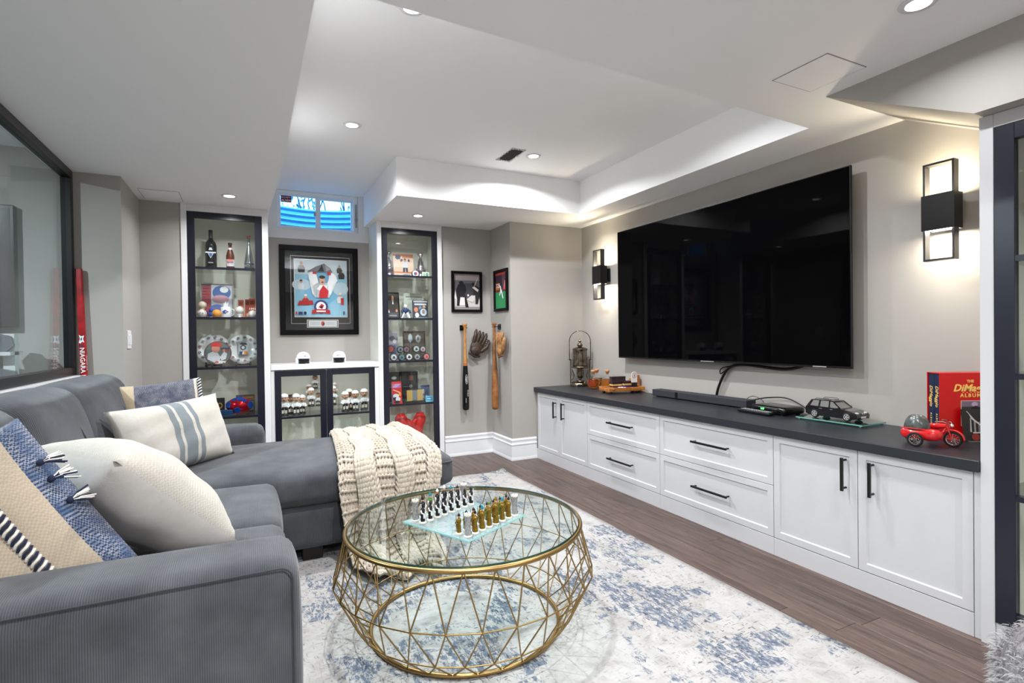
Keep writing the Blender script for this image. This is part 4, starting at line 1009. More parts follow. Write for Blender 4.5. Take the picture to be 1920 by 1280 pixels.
b2 = bat('plain brown wooden baseball bat hung on the alcove side wall', (2.112, 4.665, .448), False); b2.rotation_euler = (0, 0, -math.pi/2)
def glove(label, M4, leather, lace, s=1.0, fingers=4):
    t = tag(bpy.data.objects.new('baseball_glove', None), label, 'glove', 'old gloves hung in the alcove'); COL.objects.link(t); t.matrix_world = M4
    mb = MB(); mb.ball((0, 0, .02), (.062*s, .075*s, .028), 16); mb.ball((0, -.03*s, .03), (.05*s, .05*s, .026), 14); mb.build('palm', leather, t)
    for i in range(fingers):
        x0 = (-.045+.028*i)*s
        MB().tube([(x0*.9, .03*s, .022), (x0*1.15, .085*s, .034), (x0*1.25, .125*s, .026), (x0*1.2, .148*s, .015)], [.016*s, .0165*s, .0155*s, .009*s], 10).build('finger', leather, t)
    MB().tube([(.05*s, -.02*s, .02), (.085*s, .03*s, .034), (.092*s, .075*s, .03), (.085*s, .1*s, .02)], [.02*s, .019*s, .016*s, .009*s], 10).build('thumb', leather, t)
    mb = MB()
    for k in range(4): mb.tube([(.045*s, (.04+.018*k)*s, .03), (.066*s, (.045+.018*k)*s, .04), (.088*s, (.04+.016*k)*s, .035)], .004, 6)
    mb.build('webbing', lace, t)
    mb = MB(); mb.tube([(-.055*s, -.07*s, .02), (0, -.085*s, .04), (.055*s, -.065*s, .02)], .01, 8); mb.build('wrist_strap', lace, t)
    MB().cyl((0, .10*s, -.01), (0, .10*s, .045), .003, n=8).build('hook', blackmetal_m, t); return t
leather_d = M('dark_leather', srgb(70, 52, 40), .5, var=(30, srgb(40, 28, 22)), bmp=(60, .6, .006)); leather_t = M('tan_leather', srgb(172, 124, 78), .5, var=(30, srgb(128, 86, 48)), bmp=(60, .5, .005)); lace_m = M('lace', srgb(110, 78, 50), .7)
glove('dark brown leather baseball glove hung beside the black bat', frame_from((1.985, 4.825, 1.045), (.93, 0, -.36), (.36, 0, .93)) @ Matrix.Rotation(0, 4, 'Z'), leather_d, M('dark_lace', srgb(50, 36, 28), .7), 1.1)
glove('old tan leather baseball glove hung beside the brown bat', frame_from((2.135, 4.53, 1.04), (0, -1, 0), (0, .1, 1)), leather_t, lace_m, 1.0)

# ---- hockey stick against the pier
t = thing('hockey_stick', 'red hockey stick with white lettering leaning by the glass partition', 'hockey stick', (-.896, 4.135, .02), R_(-14)); t.rotation_euler = (0, R_(-1.5), R_(-14))
red_m = M('stick_red', srgb(176, 20, 28), .35, var=(25, srgb(140, 12, 20)))
MB().box(-.0165, .0165, -.011, .011, .1, 1.582).build('shaft', red_m, t, bev=.003)
mb = MB(); mb.prism([(-.0165, .1), (.0165, .1), (.28, .02), (.29, -.01), (.02, -.01)], -.006, .006, lambda a, b, h: (a, h, b)); mb.build('blade', plastic_black, t)
wl = flat(236, 236, 236)
lettering('NIAGARA ICE', .036, wl, t, (0, -.0113, .985), (0, 0, -1), X_, bold=.0006)
lettering('ICE HOCKEY CLUB', .011, wl, t, (.0168, 0, 1.0), (0, 0, -1), (0, 1, 0))
printed('emblem', t, [('p', [(0, .1), (.3, 0), (.6, .2), (1, .1), (.8, .5), (1, .9), (.5, .8), (.1, 1), (.25, .5)], (230, 236, 240)), ('p', [(.35, .3), (.6, .4), (.6, .7), (.4, .6)], (30, 40, 60)), ('e', .5, -.25, .2, .16, (40, 60, 110))], (-.0155, -.0112, 1.12), X_, Z_, .031, .055)

# ---- exercise room beyond the partition
t = thing('wall_screen', 'dark framed screen on the wall beyond the glass partition', 'screen', (-1.52, 4.169, 1.6))
MB().box(-.29, .29, -.05, 0, -.36, .36).build('frame', plastic_black, t, bev=.004); MB().box(-.27, .27, -.052, -.05, -.34, .34).build('display', M('dull_screen', srgb(46, 52, 58), .2), t)
rk = thing('dumbbell_rack', 'light grey two tier dumbbell rack beyond the glass partition', 'rack', (-1.45, 3.95, 0))
rackm = M('rack_grey', srgb(205, 205, 205), .5)
for xx in (-.42, .22):
    MB().box(xx, xx+.05, -.03, .03, 0, 1.2).build('upright', rackm, rk); 
for z in (.86, 1.08): MB().box(-.42, .27, -.09, .09, z, z+.02).build('tier', rackm, rk)
hexm = M('rubber_hex', srgb(96, 100, 104), .5)
def dumbbell(loc, s, lab):
    t = thing('dumbbell', lab, 'dumbbell', loc, R_(8), 'dumbbells on the rack')
    for k in (-1, 1): MB().cyl((0, k*.05*s-.028*s, .0), (0, k*.05*s+.028*s, .0), .055*s, n=6, smooth=False).build('head', hexm, t, bev=.006)
    MB().cyl((0, -.05*s, 0), (0, .05*s, 0), .015*s, n=10).build('grip', steel_m, t)
for i, (x, z, s, lab) in enumerate(((-1.235, 1.1545, 1.0, 'hex dumbbell on the upper tier nearest the glass'), (-1.37, 1.1545, 1.0, 'hex dumbbell on the upper tier second from the glass'), (-1.225, .944, 1.2, 'larger hex dumbbell on the lower tier nearest the glass'), (-1.38, .944, 1.2, 'larger hex dumbbell on the lower tier second from the glass'))): dumbbell((x, 3.95, z-.006 if s == 1 else z), s, lab)

# ================================================================ left display cabinet contents
S1, S2, S3, S4 = [z+.0045 for z in BARZ[::-1]]
def bottle(label, loc, prof, glass, extras, cat='bottle', group=None):
    t = thing('bottle', label, cat, loc, 0, group); MB().lathe(prof, n=24).build('glass_body', glass, t)
    for n, p, m in extras: MB().lathe(p, n=24).build(n, m, t)
    return t
dk = M('black_glass', srgb(14, 14, 16), .08, coat=.5); amber = M('amber_glass', srgb(92, 40, 14), .06, coat=.5); slv = M('silver_bottle', srgb(176, 180, 184), .12, .85)
t = bottle('tall black wine bottle with white print on the top left shelf', (-.263, 4.93, S1), [(.038, 0), (.0425, .006), (.0425, .19), (.036, .215), (.018, .24), (.0148, .255), (.0148, .315), (.001, .316)], dk, [('capsule', [(.0152, .245), (.0152, .316), (.001, .317)], M('foil_black', srgb(20, 20, 22), .4))], group='bottles on the top left shelf')
printed('label_print', t, [('p', [(.3, .75), (.7, .75), (.6, .95), (.4, .95)], (206, 210, 214)), ('r', .0, .52, 1, .62, (206, 212, 218)), ('p', [(.2, .5), (.8, .5), (.5, .1)], (180, 190, 200)), ('e', .5, .38, .14, .14, (60, 90, 140)), ('r', .25, -.28, .75, -.2, (150, 150, 152))], (-.036, -.0428, .075), X_, Z_, .072, .10)
t = bottle('brown beer bottle with a white label on the top left shelf', (-.126, 4.93, S1), [(.029, 0), (.031, .005), (.031, .115), (.024, .145), (.0135, .175), (.0125, .215), (.001, .216)], amber, [('paper_label', [(.0314, .03), (.0314, .085)], flat(220, 220, 222)), ('neck_label', [(.0165, .165), (.0145, .182)], flat(215, 214, 216)), ('crown_cap', [(.0145, .206), (.0145, .222), (.001, .223)], flat(24, 22, 24))], group='bottles on the top left shelf')
printed('label_print', t, [('r', .1, .5, .9, .62, (70, 80, 110)), ('r', .2, .25, .8, .32, (120, 120, 130)), ('e', .5, .85, .5, .25, (210, 120, 110))], (-.024, -.0318, .035), X_, Z_, .048, .045)
bottle('slim silver bottle with a red cap on the top left shelf', (.012, 4.93, S1), [(.034, 0), (.036, .005), (.0355, .07), (.027, .13), (.014, .19), (.0095, .22), (.0095, .275), (.001, .276)], slv, [('foot_band', [(.0366, .004), (.0366, .03)], flat(60, 66, 78)), ('print_band', [(.0358, .05), (.0358, .062)], flat(70, 76, 90)), ('cap', [(.0135, .27), (.0135, .29), (.001, .291)], flat(140, 60, 46))], group='bottles on the top left shelf')

# shelf two
sh = [('r', 0, 0, 1, 1, (196, 200, 210)), ('r', 0, 0, .32, 1, (128, 92, 104))]+[('r', .05, .06+.09*i, .29, .11+.09*i, (176, 54, 62)) for i in range(10)]+[('e', .66, .75, .3, .22, (74, 104, 160)), ('e', .62, .55, .28, .12, (196, 150, 166)), ('e', .74, .84, .14, .1, (226, 228, 232)), ('e', .5, .25, .22, .12, (90, 112, 170))]
framed('silver framed team poster leaning on the second left shelf', (-.23, 5.0, S2+.147), .245, .29, X_, (0, .16, 1), .012, M('silver_frame', srgb(170, 166, 160), .3, .8), sh, .014)
stitch = flat(176, 50, 46)
def ball(label, loc, r, mat, group='balls on the second left shelf', stand=None, seams=True):
    t = thing('ball', label, 'ball', loc, 0, group); z0 = 0
    if stand:
        z0 = stand[0]; MB().lathe([(r*.75, 0), (r*.7, .004), (r*.35, .008), (r*.3, z0*.6), (r*.62, z0+.006), (r*.55, z0+.007)], n=18).build('stand', stand[1], t)
    MB().ball((0, 0, z0+r), r, 18).build('cover', mat, t)
    if seams:
        mb = MB()
        for k in (-1, 1): mb.tube([(k*r*(.55+.28*math.cos(2*a)), -math.sqrt(max(0, 1-(.55+.28*math.cos(2*a))**2))*math.cos(a)*r*1.01, z0+r+math.sqrt(max(0, 1-(.55+.28*math.cos(2*a))**2))*math.sin(a)*r*1.01) for a in [i*math.pi/12 for i in range(24)]], .0012, 5, True)
        mb.build('stitching', stitch, t)
    return t
b = ball('white signed baseball at the front left of the second left shelf', (-.331, 4.875, S2), .0345, flat(222, 220, 214))
lettering('T. K.', .018, flat(50, 50, 60), b, (0, -.0352, .036), X_, Z_, shear=.3, name='signature')
ball('cream baseball raised on a stand on the second left shelf', (-.331, 4.945, S2), .031, flat(214, 204, 184), stand=(.075, flat(190, 170, 140)))
ball('orange ball on the second left shelf', (-.228, 4.875, S2), .0345, flat(232, 160, 70), seams=False)
ball('white baseball on a square white holder on the second left shelf', (-.064, 4.885, S2), .0345, flat(224, 222, 216), stand=(.028, flat(230, 230, 230)))
ball('white baseball at the right end of the second left shelf', (.03, 4.885, S2), .0325, flat(226, 224, 220))
t = thing('figurine', 'small blue bird mascot style figurine on the second left shelf', 'figurine', (-.272, 4.95, S2)); t['label'] = 'small blue figurine between the balls on the second left shelf'
mb = MB(); mb.ball((0, 0, .03), (.017, .015, .022), 12); mb.ball((0, 0, .062), .015, 12); mb.build('body', flat(40, 76, 170), t); mb = MB(); mb.tube([(-.014, 0, .036), (-.026, -.004, .045), (-.03, -.004, .056)], .005, 8); mb.tube([(.014, 0, .036), (.026, -.004, .045), (.03, -.004, .056)], .005, 8); mb.build('arms', flat(40, 76, 170), t); MB().lathe([(.018, 0), (.018, .008), (.012, .012)], n=14).build('base', flat(220, 220, 220), t)
t = thing('mug', 'white mug with a blue bird emblem on the second left shelf', 'mug', (-.165, 4.93, S2))
MB().lathe([(.036, 0), (.038, .004), (.038, .092), (.0355, .092), (.0355, .006), (.001, .006)], n=24).build('cup', flat(228, 232, 234, .2), t)
MB().tube([(.037, 0, .075), (.056, 0, .072), (.062, 0, .05), (.056, 0, .026), (.037, 0, .02)], .005, 8).build('handle', flat(228, 232, 234, .2), t)
printed('emblem', t, [('p', [(.1, .3), (.45, .2), (.8, .5), (1, .6), (.75, .7), (.5, .95), (.2, .8), (0, .6)], (40, 84, 160)), ('p', [(.4, .4), (.7, .55), (.5, .75)], (226, 230, 236)), ('e', .45, .3, .1, .12, (180, 40, 44))], (-.024, -.0383, .026), X_, Z_, .048, .045)
mb = MB(); mb.prism([(-.014, .092), (.014, .092), (.02, .135), (.006, .115), (0, .14), (-.008, .115), (-.016, .13)], -.01, .0, lambda a, b, h: (a, h, b)); mb.build('paper_insert', flat(232, 234, 236), t)
for i, (x, w_, h_, c, tx) in enumerate(((-.054, .042, .155, (172, 84, 56), '19'), (-.006, .036, .16, (160, 66, 46), ''), (.03, .05, .168, (176, 76, 50), '1993'))):
    t = thing('card_album', 'brick red %s album on the second left shelf' % ('narrow left', 'middle', 'right numbered')[i], 'book', (x, 4.985, S2), 0, 'red card albums'); t.rotation_euler = (R_(-6), 0, 0)
    MB().box(-w_/2, w_/2, -.012, .012, 0, h_).build('cover', flat(*c), t, bev=.001); MB().box(-w_/2+.002, w_/2-.002, -.009, .009, h_, h_+.001).build('pages', flat(230, 222, 205), t)
    if tx: lettering(tx, .026, flat(238, 236, 230), t, (0, -.0124, h_*.47), X_, Z_, bold=.0008)
    printed('cover_art', t, [('r', .1, .05, .9, .3, (190, 110, 90)), ('r', .2, .7, .8, .9, (130, 50, 36)), ('e', .5, .18, .25, .1, (226, 190, 170))], (-w_/2, -.012, 0), X_, Z_, w_, h_)

# shelf three: plates on stands
def plate(label, loc, r, shapes, tilt=12, stand=True, rim=(226, 230, 232)):
    t = thing('decorative_plate', label, 'plate', loc, 0, 'plates on the third left shelf'); t.rotation_euler = (R_(-tilt), 0, 0)
    mb = MB(); mb.lathe([(.001, 0), (r*.62, 0), (r*.68, .006), (r, .014), (r, .017), (r*.66, .010), (r*.60, .004), (.001, .004)], n=48); mb.xf(Matrix.Translation((0, 0, r+.012)) @ Matrix.Rotation(R_(90), 4, 'X')); mb.build('dish', flat(*rim, .15), t)
    printed('decoration', t, shapes, (-r, -.0185, .012), X_, Z_, 2*r, 2*r)
    if stand:
        mb = MB()
        for k in (-1, 1): mb.box(k*r*.42-.008, k*r*.42+.008, -.028, .02, .0, .008); mb.box(k*r*.42-.006, k*r*.42+.006, -.03, -.022, .008, .03); mb.box(k*r*.42-.006, k*r*.42+.006, .012, .02, .008, r*.6)
        mb.box(-r*.42, r*.42, .012, .018, .01, .02); o = mb.build('easel', wood_dark, t, bev=.001)
    return t
def rim_marks(n, rr, seed, cols=((40, 60, 110), (170, 40, 44), (60, 60, 64), (90, 60, 50)), a0=0, a1=360):
    rnd = random.Random(seed); out = []
    for i in range(n):
        a = R_(a0+(a1-a0)*i/n); cx, cy = .5+rr*math.cos(a), .5+rr*math.sin(a); c = rnd.choice(cols)
        out += [('e', cx, cy, .042, .034, c), ('e', cx, cy, .024, .018, (216, 216, 220)), ('p', [(cx-.02, cy-.01), (cx+.02, cy-.012), (cx, cy+.018)], rnd.choice(cols))]
    return out
plate('white plate with team emblems round the rim behind the portrait plate', (-.262, 5.03, S3), .128, rim_marks(13, .40, 4))
plate('white plate with a league emblem at its centre on the third left shelf', (-.045, 5.0, S3), .125, rim_marks(13, .40, 9)+[('r', .36, .32, .66, .74, (186, 192, 194)), ('p', [(.38, .66), (.5, .62), (.64, .64), (.58, .70), (.46, .71)], (40, 42, 46)), ('e', .5, .54, .085, .085, (52, 62, 84)), ('e', .5, .54, .05, .05, (214, 216, 220)), ('r', .39, .30, .5, .41, (36, 58, 104)), ('r', .5, .30, .64, .41, (206, 130, 70)), ('p', [(.47, .30), (.53, .33), (.52, .41), (.48, .38)], (226, 226, 226))])
plate('portrait plate of a ballplayer in a red cap on the third left shelf', (-.226, 4.91, S3), .098, [('e', .5, .5, .49, .49, (70, 74, 86)), ('e', .5, .5, .46, .46, (96, 110, 104)), ('r', .6, .64, .92, .72, (40, 44, 70)), ('r', .62, .56, .92, .63, (160, 50, 54)), ('p', [(.12, .25), (.5, .04), (.6, .3), (.5, .5), (.3, .56), (.14, .48)], (206, 210, 218)), ('e', .42, .68, .15, .17, (206, 140, 120)), ('p', [(.24, .78), (.6, .76), (.66, .82), (.56, .94), (.36, .96), (.26, .88)], (206, 40, 42)), ('p', [(.58, .34), (.72, .56), (.84, .46), (.78, .24), (.62, .18)], (216, 218, 224)), ('e', .72, .6, .05, .06, (196, 140, 120)), ('p', [(.4, .05), (.75, .06), (.8, .14), (.5, .2)], (226, 224, 220)), ('e', .46, .12, .06, .05, (206, 90, 80))], rim=(150, 60, 60))

# shelf four
t = thing('foil_football', 'shiny red and blue panelled foil ball on the fourth left shelf', 'ball', (-.078, 4.95, S4))
mb = MB(); mb.ball((0, 0, .07), (.1, .075, .07), 22); mb.build('shell', M('red_foil', srgb(190, 16, 34), .15, .6), t)
bl_ = M('blue_foil', srgb(24, 84, 190), .15, .5)
for (a, e, s_) in ((-90, 62, .032), (-150, 12, .03), (-35, 5, .03), (-100, -28, .03), (-62, 38, .02), (-128, 50, .018)):
    d = Vector((math.cos(R_(a))*math.cos(R_(e)), math.sin(R_(a))*math.cos(R_(e)), math.sin(R_(e)))); p = Vector((d.x*.1, d.y*.075, .07+d.z*.07)); nrm = Vector((d.x/.1, d.y/.075, d.z/.07)).normalized(); q = nrm.orthogonal().normalized(); w2 = nrm.cross(q)
    mb = MB(); mb.add([p+nrm*.002+(q*math.cos(k*2*math.pi/5)+w2*math.sin(k*2*math.pi/5))*s_ for k in range(5)]+[p-nrm*.012+(q*math.cos(k*2*math.pi/5)+w2*math.sin(k*2*math.pi/5))*s_*1.1 for k in range(5)], [(0, 1, 2, 3, 4)]+[(i, (i+1) % 5, 5+(i+1) % 5, 5+i) for i in range(5)]); mb.build('panel', bl_, t)
t = thing('gift_box', 'small black box with a gold mark on the fourth left shelf', 'box', (-.222, 5.0, S4)); MB().box(-.035, .035, -.02, .02, 0, .135).build('carton', flat(20, 20, 22), t, bev=.001); printed('mark', t, [('e', .5, .5, .5, .5, (170, 140, 80)), ('e', .5, .5, .3, .3, (30, 28, 26))], (-.02, -.0201, .05), X_, Z_, .04, .05)
t = thing('keepsake_box', 'brown patterned keepsake box behind the foil ball', 'box', (-.035, 5.06, S4)); MB().box(-.07, .07, -.02, .02, 0, .145).build('carton', M('brown_print', srgb(110, 80, 50), .6, var=(60, srgb(70, 48, 30))), t, bev=.001); printed('front_print', t, [('r', .05, .7, .95, .92, (150, 116, 70)), ('r', .1, .76, .9, .8, (70, 46, 28)), ('r', .7, .1, .95, .62, (110, 150, 170))], (-.07, -.0201, 0), X_, Z_, .14, .145)
t = thing('folded_cloth', 'folded navy cloth at the front of the fourth left shelf', 'cloth', (-.175, 4.895, S4)); 
for i in range(3): mb = MB(); rbox(mb, (0, 0, .008+.015*i), (.055-.003*i, .04, .008), .007, 6); mb.build('fold', flat(28, 62, 104, .9), t, weld=True)

# ================================================================ niche: helmets and bobbleheads
def mini_helmet(label, loc, rz):
    t = thing('mini_goalie_helmet', label, 'helmet', loc, rz, 'mini helmets on the niche ledge')
    hm = flat(234, 236, 238, .2); k = 1.0
    mb = MB()
    def dome(u, v):
        a = 2*math.pi*u; e = R_(-8+98*v); r = .056*(1+.05*math.cos(2*a)); return (r*math.cos(a)*math.cos(e)*.95, r*math.sin(a)*math.cos(e)*1.12, .052+.050*math.sin(e)+(.004*math.sin(a*6) if v < .7 else 0)*v)
    mb.grid(dome, 32, 12, closeu=True); mb.build('shell', hm, t)
    mb = MB()
    for q in (-1, 1): rbox(mb, (q*.047, .012, .026), (.009, .026, .026), .008, 5)
    rbox(mb, (0, .052, .03), (.04, .01, .03), .009, 5); mb.build('side_guards', hm, t, weld=True)
    mb = MB()
    for z in (.012, .024, .036): mb.tube([(.048*math.sin(a), -.062*math.cos(a)+.004, z) for a in [R_(-75+15*i) for i in range(11)]], .0028, 6)
    for a in (-40, 0, 40): mb.tube([(.049*math.sin(R_(a)), -.063*math.cos(R_(a))+.004, z) for z in (.004, .024, .044)], .0025, 6)
    mb.build('face_cage', plastic_black, t)
    mb = MB(); mb.ball((0, .0, .024), (.043, .046, .022), 14); mb.build('padding', flat(28, 28, 34), t)
    printed('brow_print', t, [('r', 0, 0, .2, .6, (60, 60, 66)), ('r', .25, .1, .4, .9, (60, 60, 66)), ('r', .5, .3, .9, .6, (90, 90, 96))], (-.016, -.0595, .062), X_, (0, .2, 1), .04, .010); return t
mini_helmet('white mini hockey helmet on the left of the niche ledge', (.416, 4.905, .938), R_(16))
mini_helmet('white mini hockey helmet on the right of the niche ledge', (.712, 4.905, .938), R_(-12))
skin = [flat(206, 158, 128), flat(190, 138, 106), flat(216, 172, 142), flat(150, 98, 70)]
riser = thing('riser_shelf', 'stepped clear riser holding bobbleheads in the niche cabinet', 'riser', (.585, 5.06, .4965))
for i, (z, y, hw_) in enumerate(((.055, .02, .2), (.115, .08, .15), (.20, .11, .1))):
    MB().box(-hw_, hw_, y-.045, y+.03, z-.006, z).build('step', shelf_glass, riser)
    for q in (-1, 1): MB().box(q*hw_-.003, q*hw_+.003, y-.045, y+.03, 0, z-.006).build('support', shelf_glass, riser)
def bobble(label, loc, h, k, helmet=True, rz=0):
    t = thing('bobblehead', label, 'bobblehead', loc, rz, 'hockey bobbleheads in the niche cabinet'); s = h/.2
    MB().lathe([(.034*s, 0), (.034*s, .012*s), (.030*s, .016*s)], n=18).build('base', flat(36, 36, 40), t)
    mb = MB()
    for q in (-1, 1): mb.tube([(q*.014*s, 0, .012*s), (q*.015*s, -.004*s, .045*s), (q*.012*s, 0, .075*s)], [.011*s, .0115*s, .012*s], 8)
    mb.build('legs', flat(28, 28, 34), t)
    mb = MB()
    for q in (-1, 1): mb.cbox((q*.014*s, -.007*s, .036*s), (.018*s, .016*s, .03*s))
    mb.build('leg_pads', flat(224, 220, 206), t, bev=.002)
    mb = MB(); mb.ball((0, 0, .088*s), (.030*s, .02*s, .032*s), 12)
    for q in (-1, 1): mb.tube([(q*.024*s, 0, .104*s), (q*.038*s, -.006*s, .085*s), (q*.024*s, -.024*s, .074*s)], [.011*s, .0105*s, .009*s], 8)
    mb.build('jersey', flat(228, 230, 232), t)
    mb = MB(); mb.lathe([(.0295*s, .066*s), (.031*s, .072*s), (.031*s, .078*s)], n=14, sy=.72); mb.build('jersey_band', flat(30, 30, 36), t)
    mb = MB(); mb.ball((0, 0, .152*s), (.031*s, .031*s, .036*s), 14); mb.ball((0, -.031*s, .148*s), (.005*s, .006*s, .007*s), 8); mb.ball((-.031*s, 0, .15*s), (.005*s, .006*s, .009*s), 8); mb.ball((.031*s, 0, .15*s), (.005*s, .006*s, .009*s), 8); hd = mb.build('head', skin[k % 4], t)
    mb = MB()
    for q in (-1, 1): mb.ball((q*.011*s, -.028*s, .157*s), (.004*s, .003*s, .004*s), 8)
    mb.box(-.010*s, .010*s, -.0300*s, -.0275*s, .134*s, .137*s); mb.build('face_paint', flat(50, 30, 28), hd)
    if helmet:
        mb = MB(); mb.grid(lambda u, v: (.034*s*math.cos(2*math.pi*u)*math.cos(R_(90*v)), .035*s*math.sin(2*math.pi*u)*math.cos(R_(90*v)), .166*s+.030*s*math.sin(R_(90*v))), 18, 6, closeu=True); mb.build('helmet', flat(236, 236, 236, .3), hd)
    else:
        mb = MB(); mb.grid(lambda u, v: (.033*s*math.cos(2*math.pi*u)*math.cos(R_(90*v)), .034*s*math.sin(2*math.pi*u)*math.cos(R_(90*v)), .166*s+.024*s*math.sin(R_(90*v))), 18, 6, closeu=True); mb.build('hair', flat(52, 34, 26), hd)
    MB().tube([(.026*s, -.026*s, .075*s), (.03*s, -.034*s, .04*s), (.02*s, -.04*s, .018*s)], .0028*s, 6).build('stick', flat(70, 50, 36), t)
bz = .4965
BB = [(.262, 4.93, bz, .195, 0, 1, 'far left front of the glass shelf'), (.355, 4.93, bz, .19, 2, 1, 'second from the left at the front'), (.318, 5.02, bz, .18, 1, 0, 'dark haired, behind the two left ones'), (.41, 5.0, bz, .17, 2, 1, 'third from the left behind the front pair'),
      (.487, 5.035, bz+.055, .17, 0, 1, 'left end of the lowest riser step'), (.545, 5.035, bz+.055, .125, 1, 0, 'short, next to the left door stile'), (.672, 5.035, bz+.055, .18, 2, 1, 'right end of the lowest riser step'),
      (.478, 5.12, bz+.115, .135, 1, 1, 'left end of the middle riser step'), (.695, 5.12, bz+.115, .14, 2, 1, 'right end of the middle riser step'), (.535, 5.15, bz+.20, .13, 3, 0, 'left on the top riser step'), (.655, 5.15, bz+.20, .13, 0, 0, 'right on the top riser step'),
      (.764, 4.945, bz, .185, 0, 1, 'leftmost of the front ones behind the right door'), (.812, 5.03, bz, .2, 3, 1, 'behind and between the right front pair'), (.852, 4.945, bz, .19, 1, 1, 'middle of the front ones behind the right door'), (.934, 4.96, bz, .2, 0, 1, 'far right end of the glass shelf')]
for x, y, z, h, k, hl, lab in BB: bobble('hockey bobblehead, %s' % lab, (x, y, z+.0005), h, k, bool(hl), random.uniform(-.2, .2))

# ================================================================ right display cabinet contents
sh = [('r', 0, 0, 1, 1, (226, 196, 172)), ('r', 0, .9, 1, 1, (160, 96, 62)), ('r', .45, .84, 1, .9, (186, 120, 84)), ('r', 0, .2, 1, .26, (206, 130, 84)), ('r', 0, 0, 1, .14, (214, 206, 200)), ('p', [(.1, .82), (.2, .76), (.34, .78), (.38, .9), (.3, .95), (.14, .95)], (44, 58, 96))]+person_shapes(.58, .48, .26, (206, 206, 212), (190, 140, 112), (120, 60, 46), (50, 58, 84))+[('p', [(.36, .66), (.48, .72), (.44, .80), (.34, .76)], (40, 50, 86)), ('p', [(.7, .72), (.80, .66), (.82, .76), (.74, .8)], (40, 50, 86)), ('e', .62, .1, .2, .06, (120, 150, 180))]
def card(name, label, loc, w, h, shapes, tilt=-8, th=.004, cat='card', group=None, edge=(220, 214, 206), rz=0):
    t = thing(name, label, cat, loc, rz, group); t.rotation_euler = (R_(tilt), 0, rz)
    MB().box(-w/2, w/2, 0, th, 0, h).build('board', flat(*edge), t, bev=min(.001, th*.2)); printed('print', t, shapes, (-w/2, 0, 0), X_, Z_, w, h); return t
card('poster_card', 'orange hockey player poster card on the top right shelf', (1.338, 5.02, S1), .196, .235, sh, -9)
def trophy(label, loc, h):
    t = thing('trophy', label, 'trophy', loc, 0, 'silver trophies on the top right shelf'); k = h/.23
    MB().lathe([(.048*k, 0), (.048*k, .02*k), (.044*k, .024*k), (.044*k, .05*k), (.048*k, .054*k), (.046*k, .08*k), (.04*k, .086*k)], n=24).build('barrel', M('trophy_band', srgb(170, 176, 190), .25, .7, var=(90, srgb(120, 70, 90))), t)
    MB().lathe([(.038*k, .086*k), (.034*k, .12*k), (.03*k, .124*k), (.028*k, .15*k), (.022*k, .155*k), (.014*k, .18*k)], n=24).build('collar', steel_m, t)
    MB().lathe([(.010*k, .178*k), (.02*k, .195*k), (.034*k, .23*k), (.032*k, .23*k), (.018*k, .2*k), (.001, .198*k)], n=24).build('bowl', chrome_m, t); return t
trophy('silver stacked trophy cup on the right of the top right shelf', (1.484, 4.97, S1), .235)
trophy('silver stacked trophy cup partly behind the left door frame', (1.178, 4.98, S1), .235)
def puck(label, loc, r, face, group='souvenir pucks', tilt=-8):
    t = thing('hockey_puck', label, 'puck', loc, 0, group); t.rotation_euler = (R_(tilt), 0, 0)
    mb = MB(); mb.lathe([(r*.94, -.011), (r, -.008), (r, .008), (r*.94, .011)], n=28); mb.xf(Matrix.Translation((0, .011, r)) @ Matrix.Rotation(R_(90), 4, 'X')); mb.build('rubber', flat(22, 22, 25, .6), t)
    printed('emblem', t, face, (-r, -.0002, 0), X_, Z_, 2*r, 2*r); return t
puck('puck with a red and white emblem on the top right shelf', (1.42, 4.915, S1), .034, [('e', .5, .5, .44, .44, (226, 226, 230)), ('p', [(.3, .3), (.55, .25), (.5, .7), (.3, .65)], (40, 60, 120)), ('p', [(.55, .3), (.75, .35), (.7, .7), (.5, .72)], (196, 60, 60))])
card('souvenir_card', 'small pale green card at the right end of the top right shelf', (1.515, 4.905, S1), .07, .052, [('r', 0, 0, 1, 1, (206, 226, 206)), ('e', .7, .5, .18, .35, (110, 150, 130)), ('e', .3, .5, .15, .3, (150, 190, 150))])
sh = [('r', 0, 0, 1, 1, (64, 60, 56)), ('r', 0, 0, 1, .2, (90, 90, 94))]+person_shapes(.5, .35, .42, (58, 50, 46), (210, 140, 110), (200, 150, 120))+[('p', [(.42, .55), (.58, .55), (.5, .72)], (226, 226, 226)), ('e', .8, .28, .1, .06, (214, 150, 120)), ('p', [(.02, .2), (.18, .2), (.1, .34)], (230, 230, 234)), ('r', .1, .06, .8, .1, (170, 170, 176))]
framed('dark framed portrait photograph on the second right shelf', (1.215, 4.985, S2+.126), .13, .25, (.98, .18, 0), (0, .12, 1), .010, flat(18, 18, 20, .3), sh, .012)
t = thing('figurine', 'white and navy hockey goalie figurine on the second right shelf', 'figurine', (1.318, 4.925, S2))
MB().box(-.055, .05, -.02, .02, 0, .005).build('base', flat(232, 234, 236), t); mb = MB(); mb.ball((0, 0, .075), (.028, .02, .03), 12); mb.tube([(.02, 0, .09), (.04, -.012, .07), (.045, -.014, .05)], .009, 8); mb.tube([(-.02, 0, .09), (-.036, -.012, .07), (-.03, -.018, .05)], .009, 8); mb.build('jersey', flat(42, 62, 104), t)
mb = MB(); mb.ball((0, -.004, .115), .018, 12); mb.build('mask', flat(236, 236, 240), t)
mb = MB()
for q in (-1, 1): mb.tube([(q*.014, 0, .055), (q*.026, -.006, .03), (q*.038, -.006, .006)], [.013, .014, .012], 8)
mb.build('leg_pads', flat(232, 232, 236), t); MB().tube([(-.03, -.02, .055), (-.045, -.022, .02), (-.07, -.022, .006)], .003, 6).build('stick', flat(40, 36, 34), t)
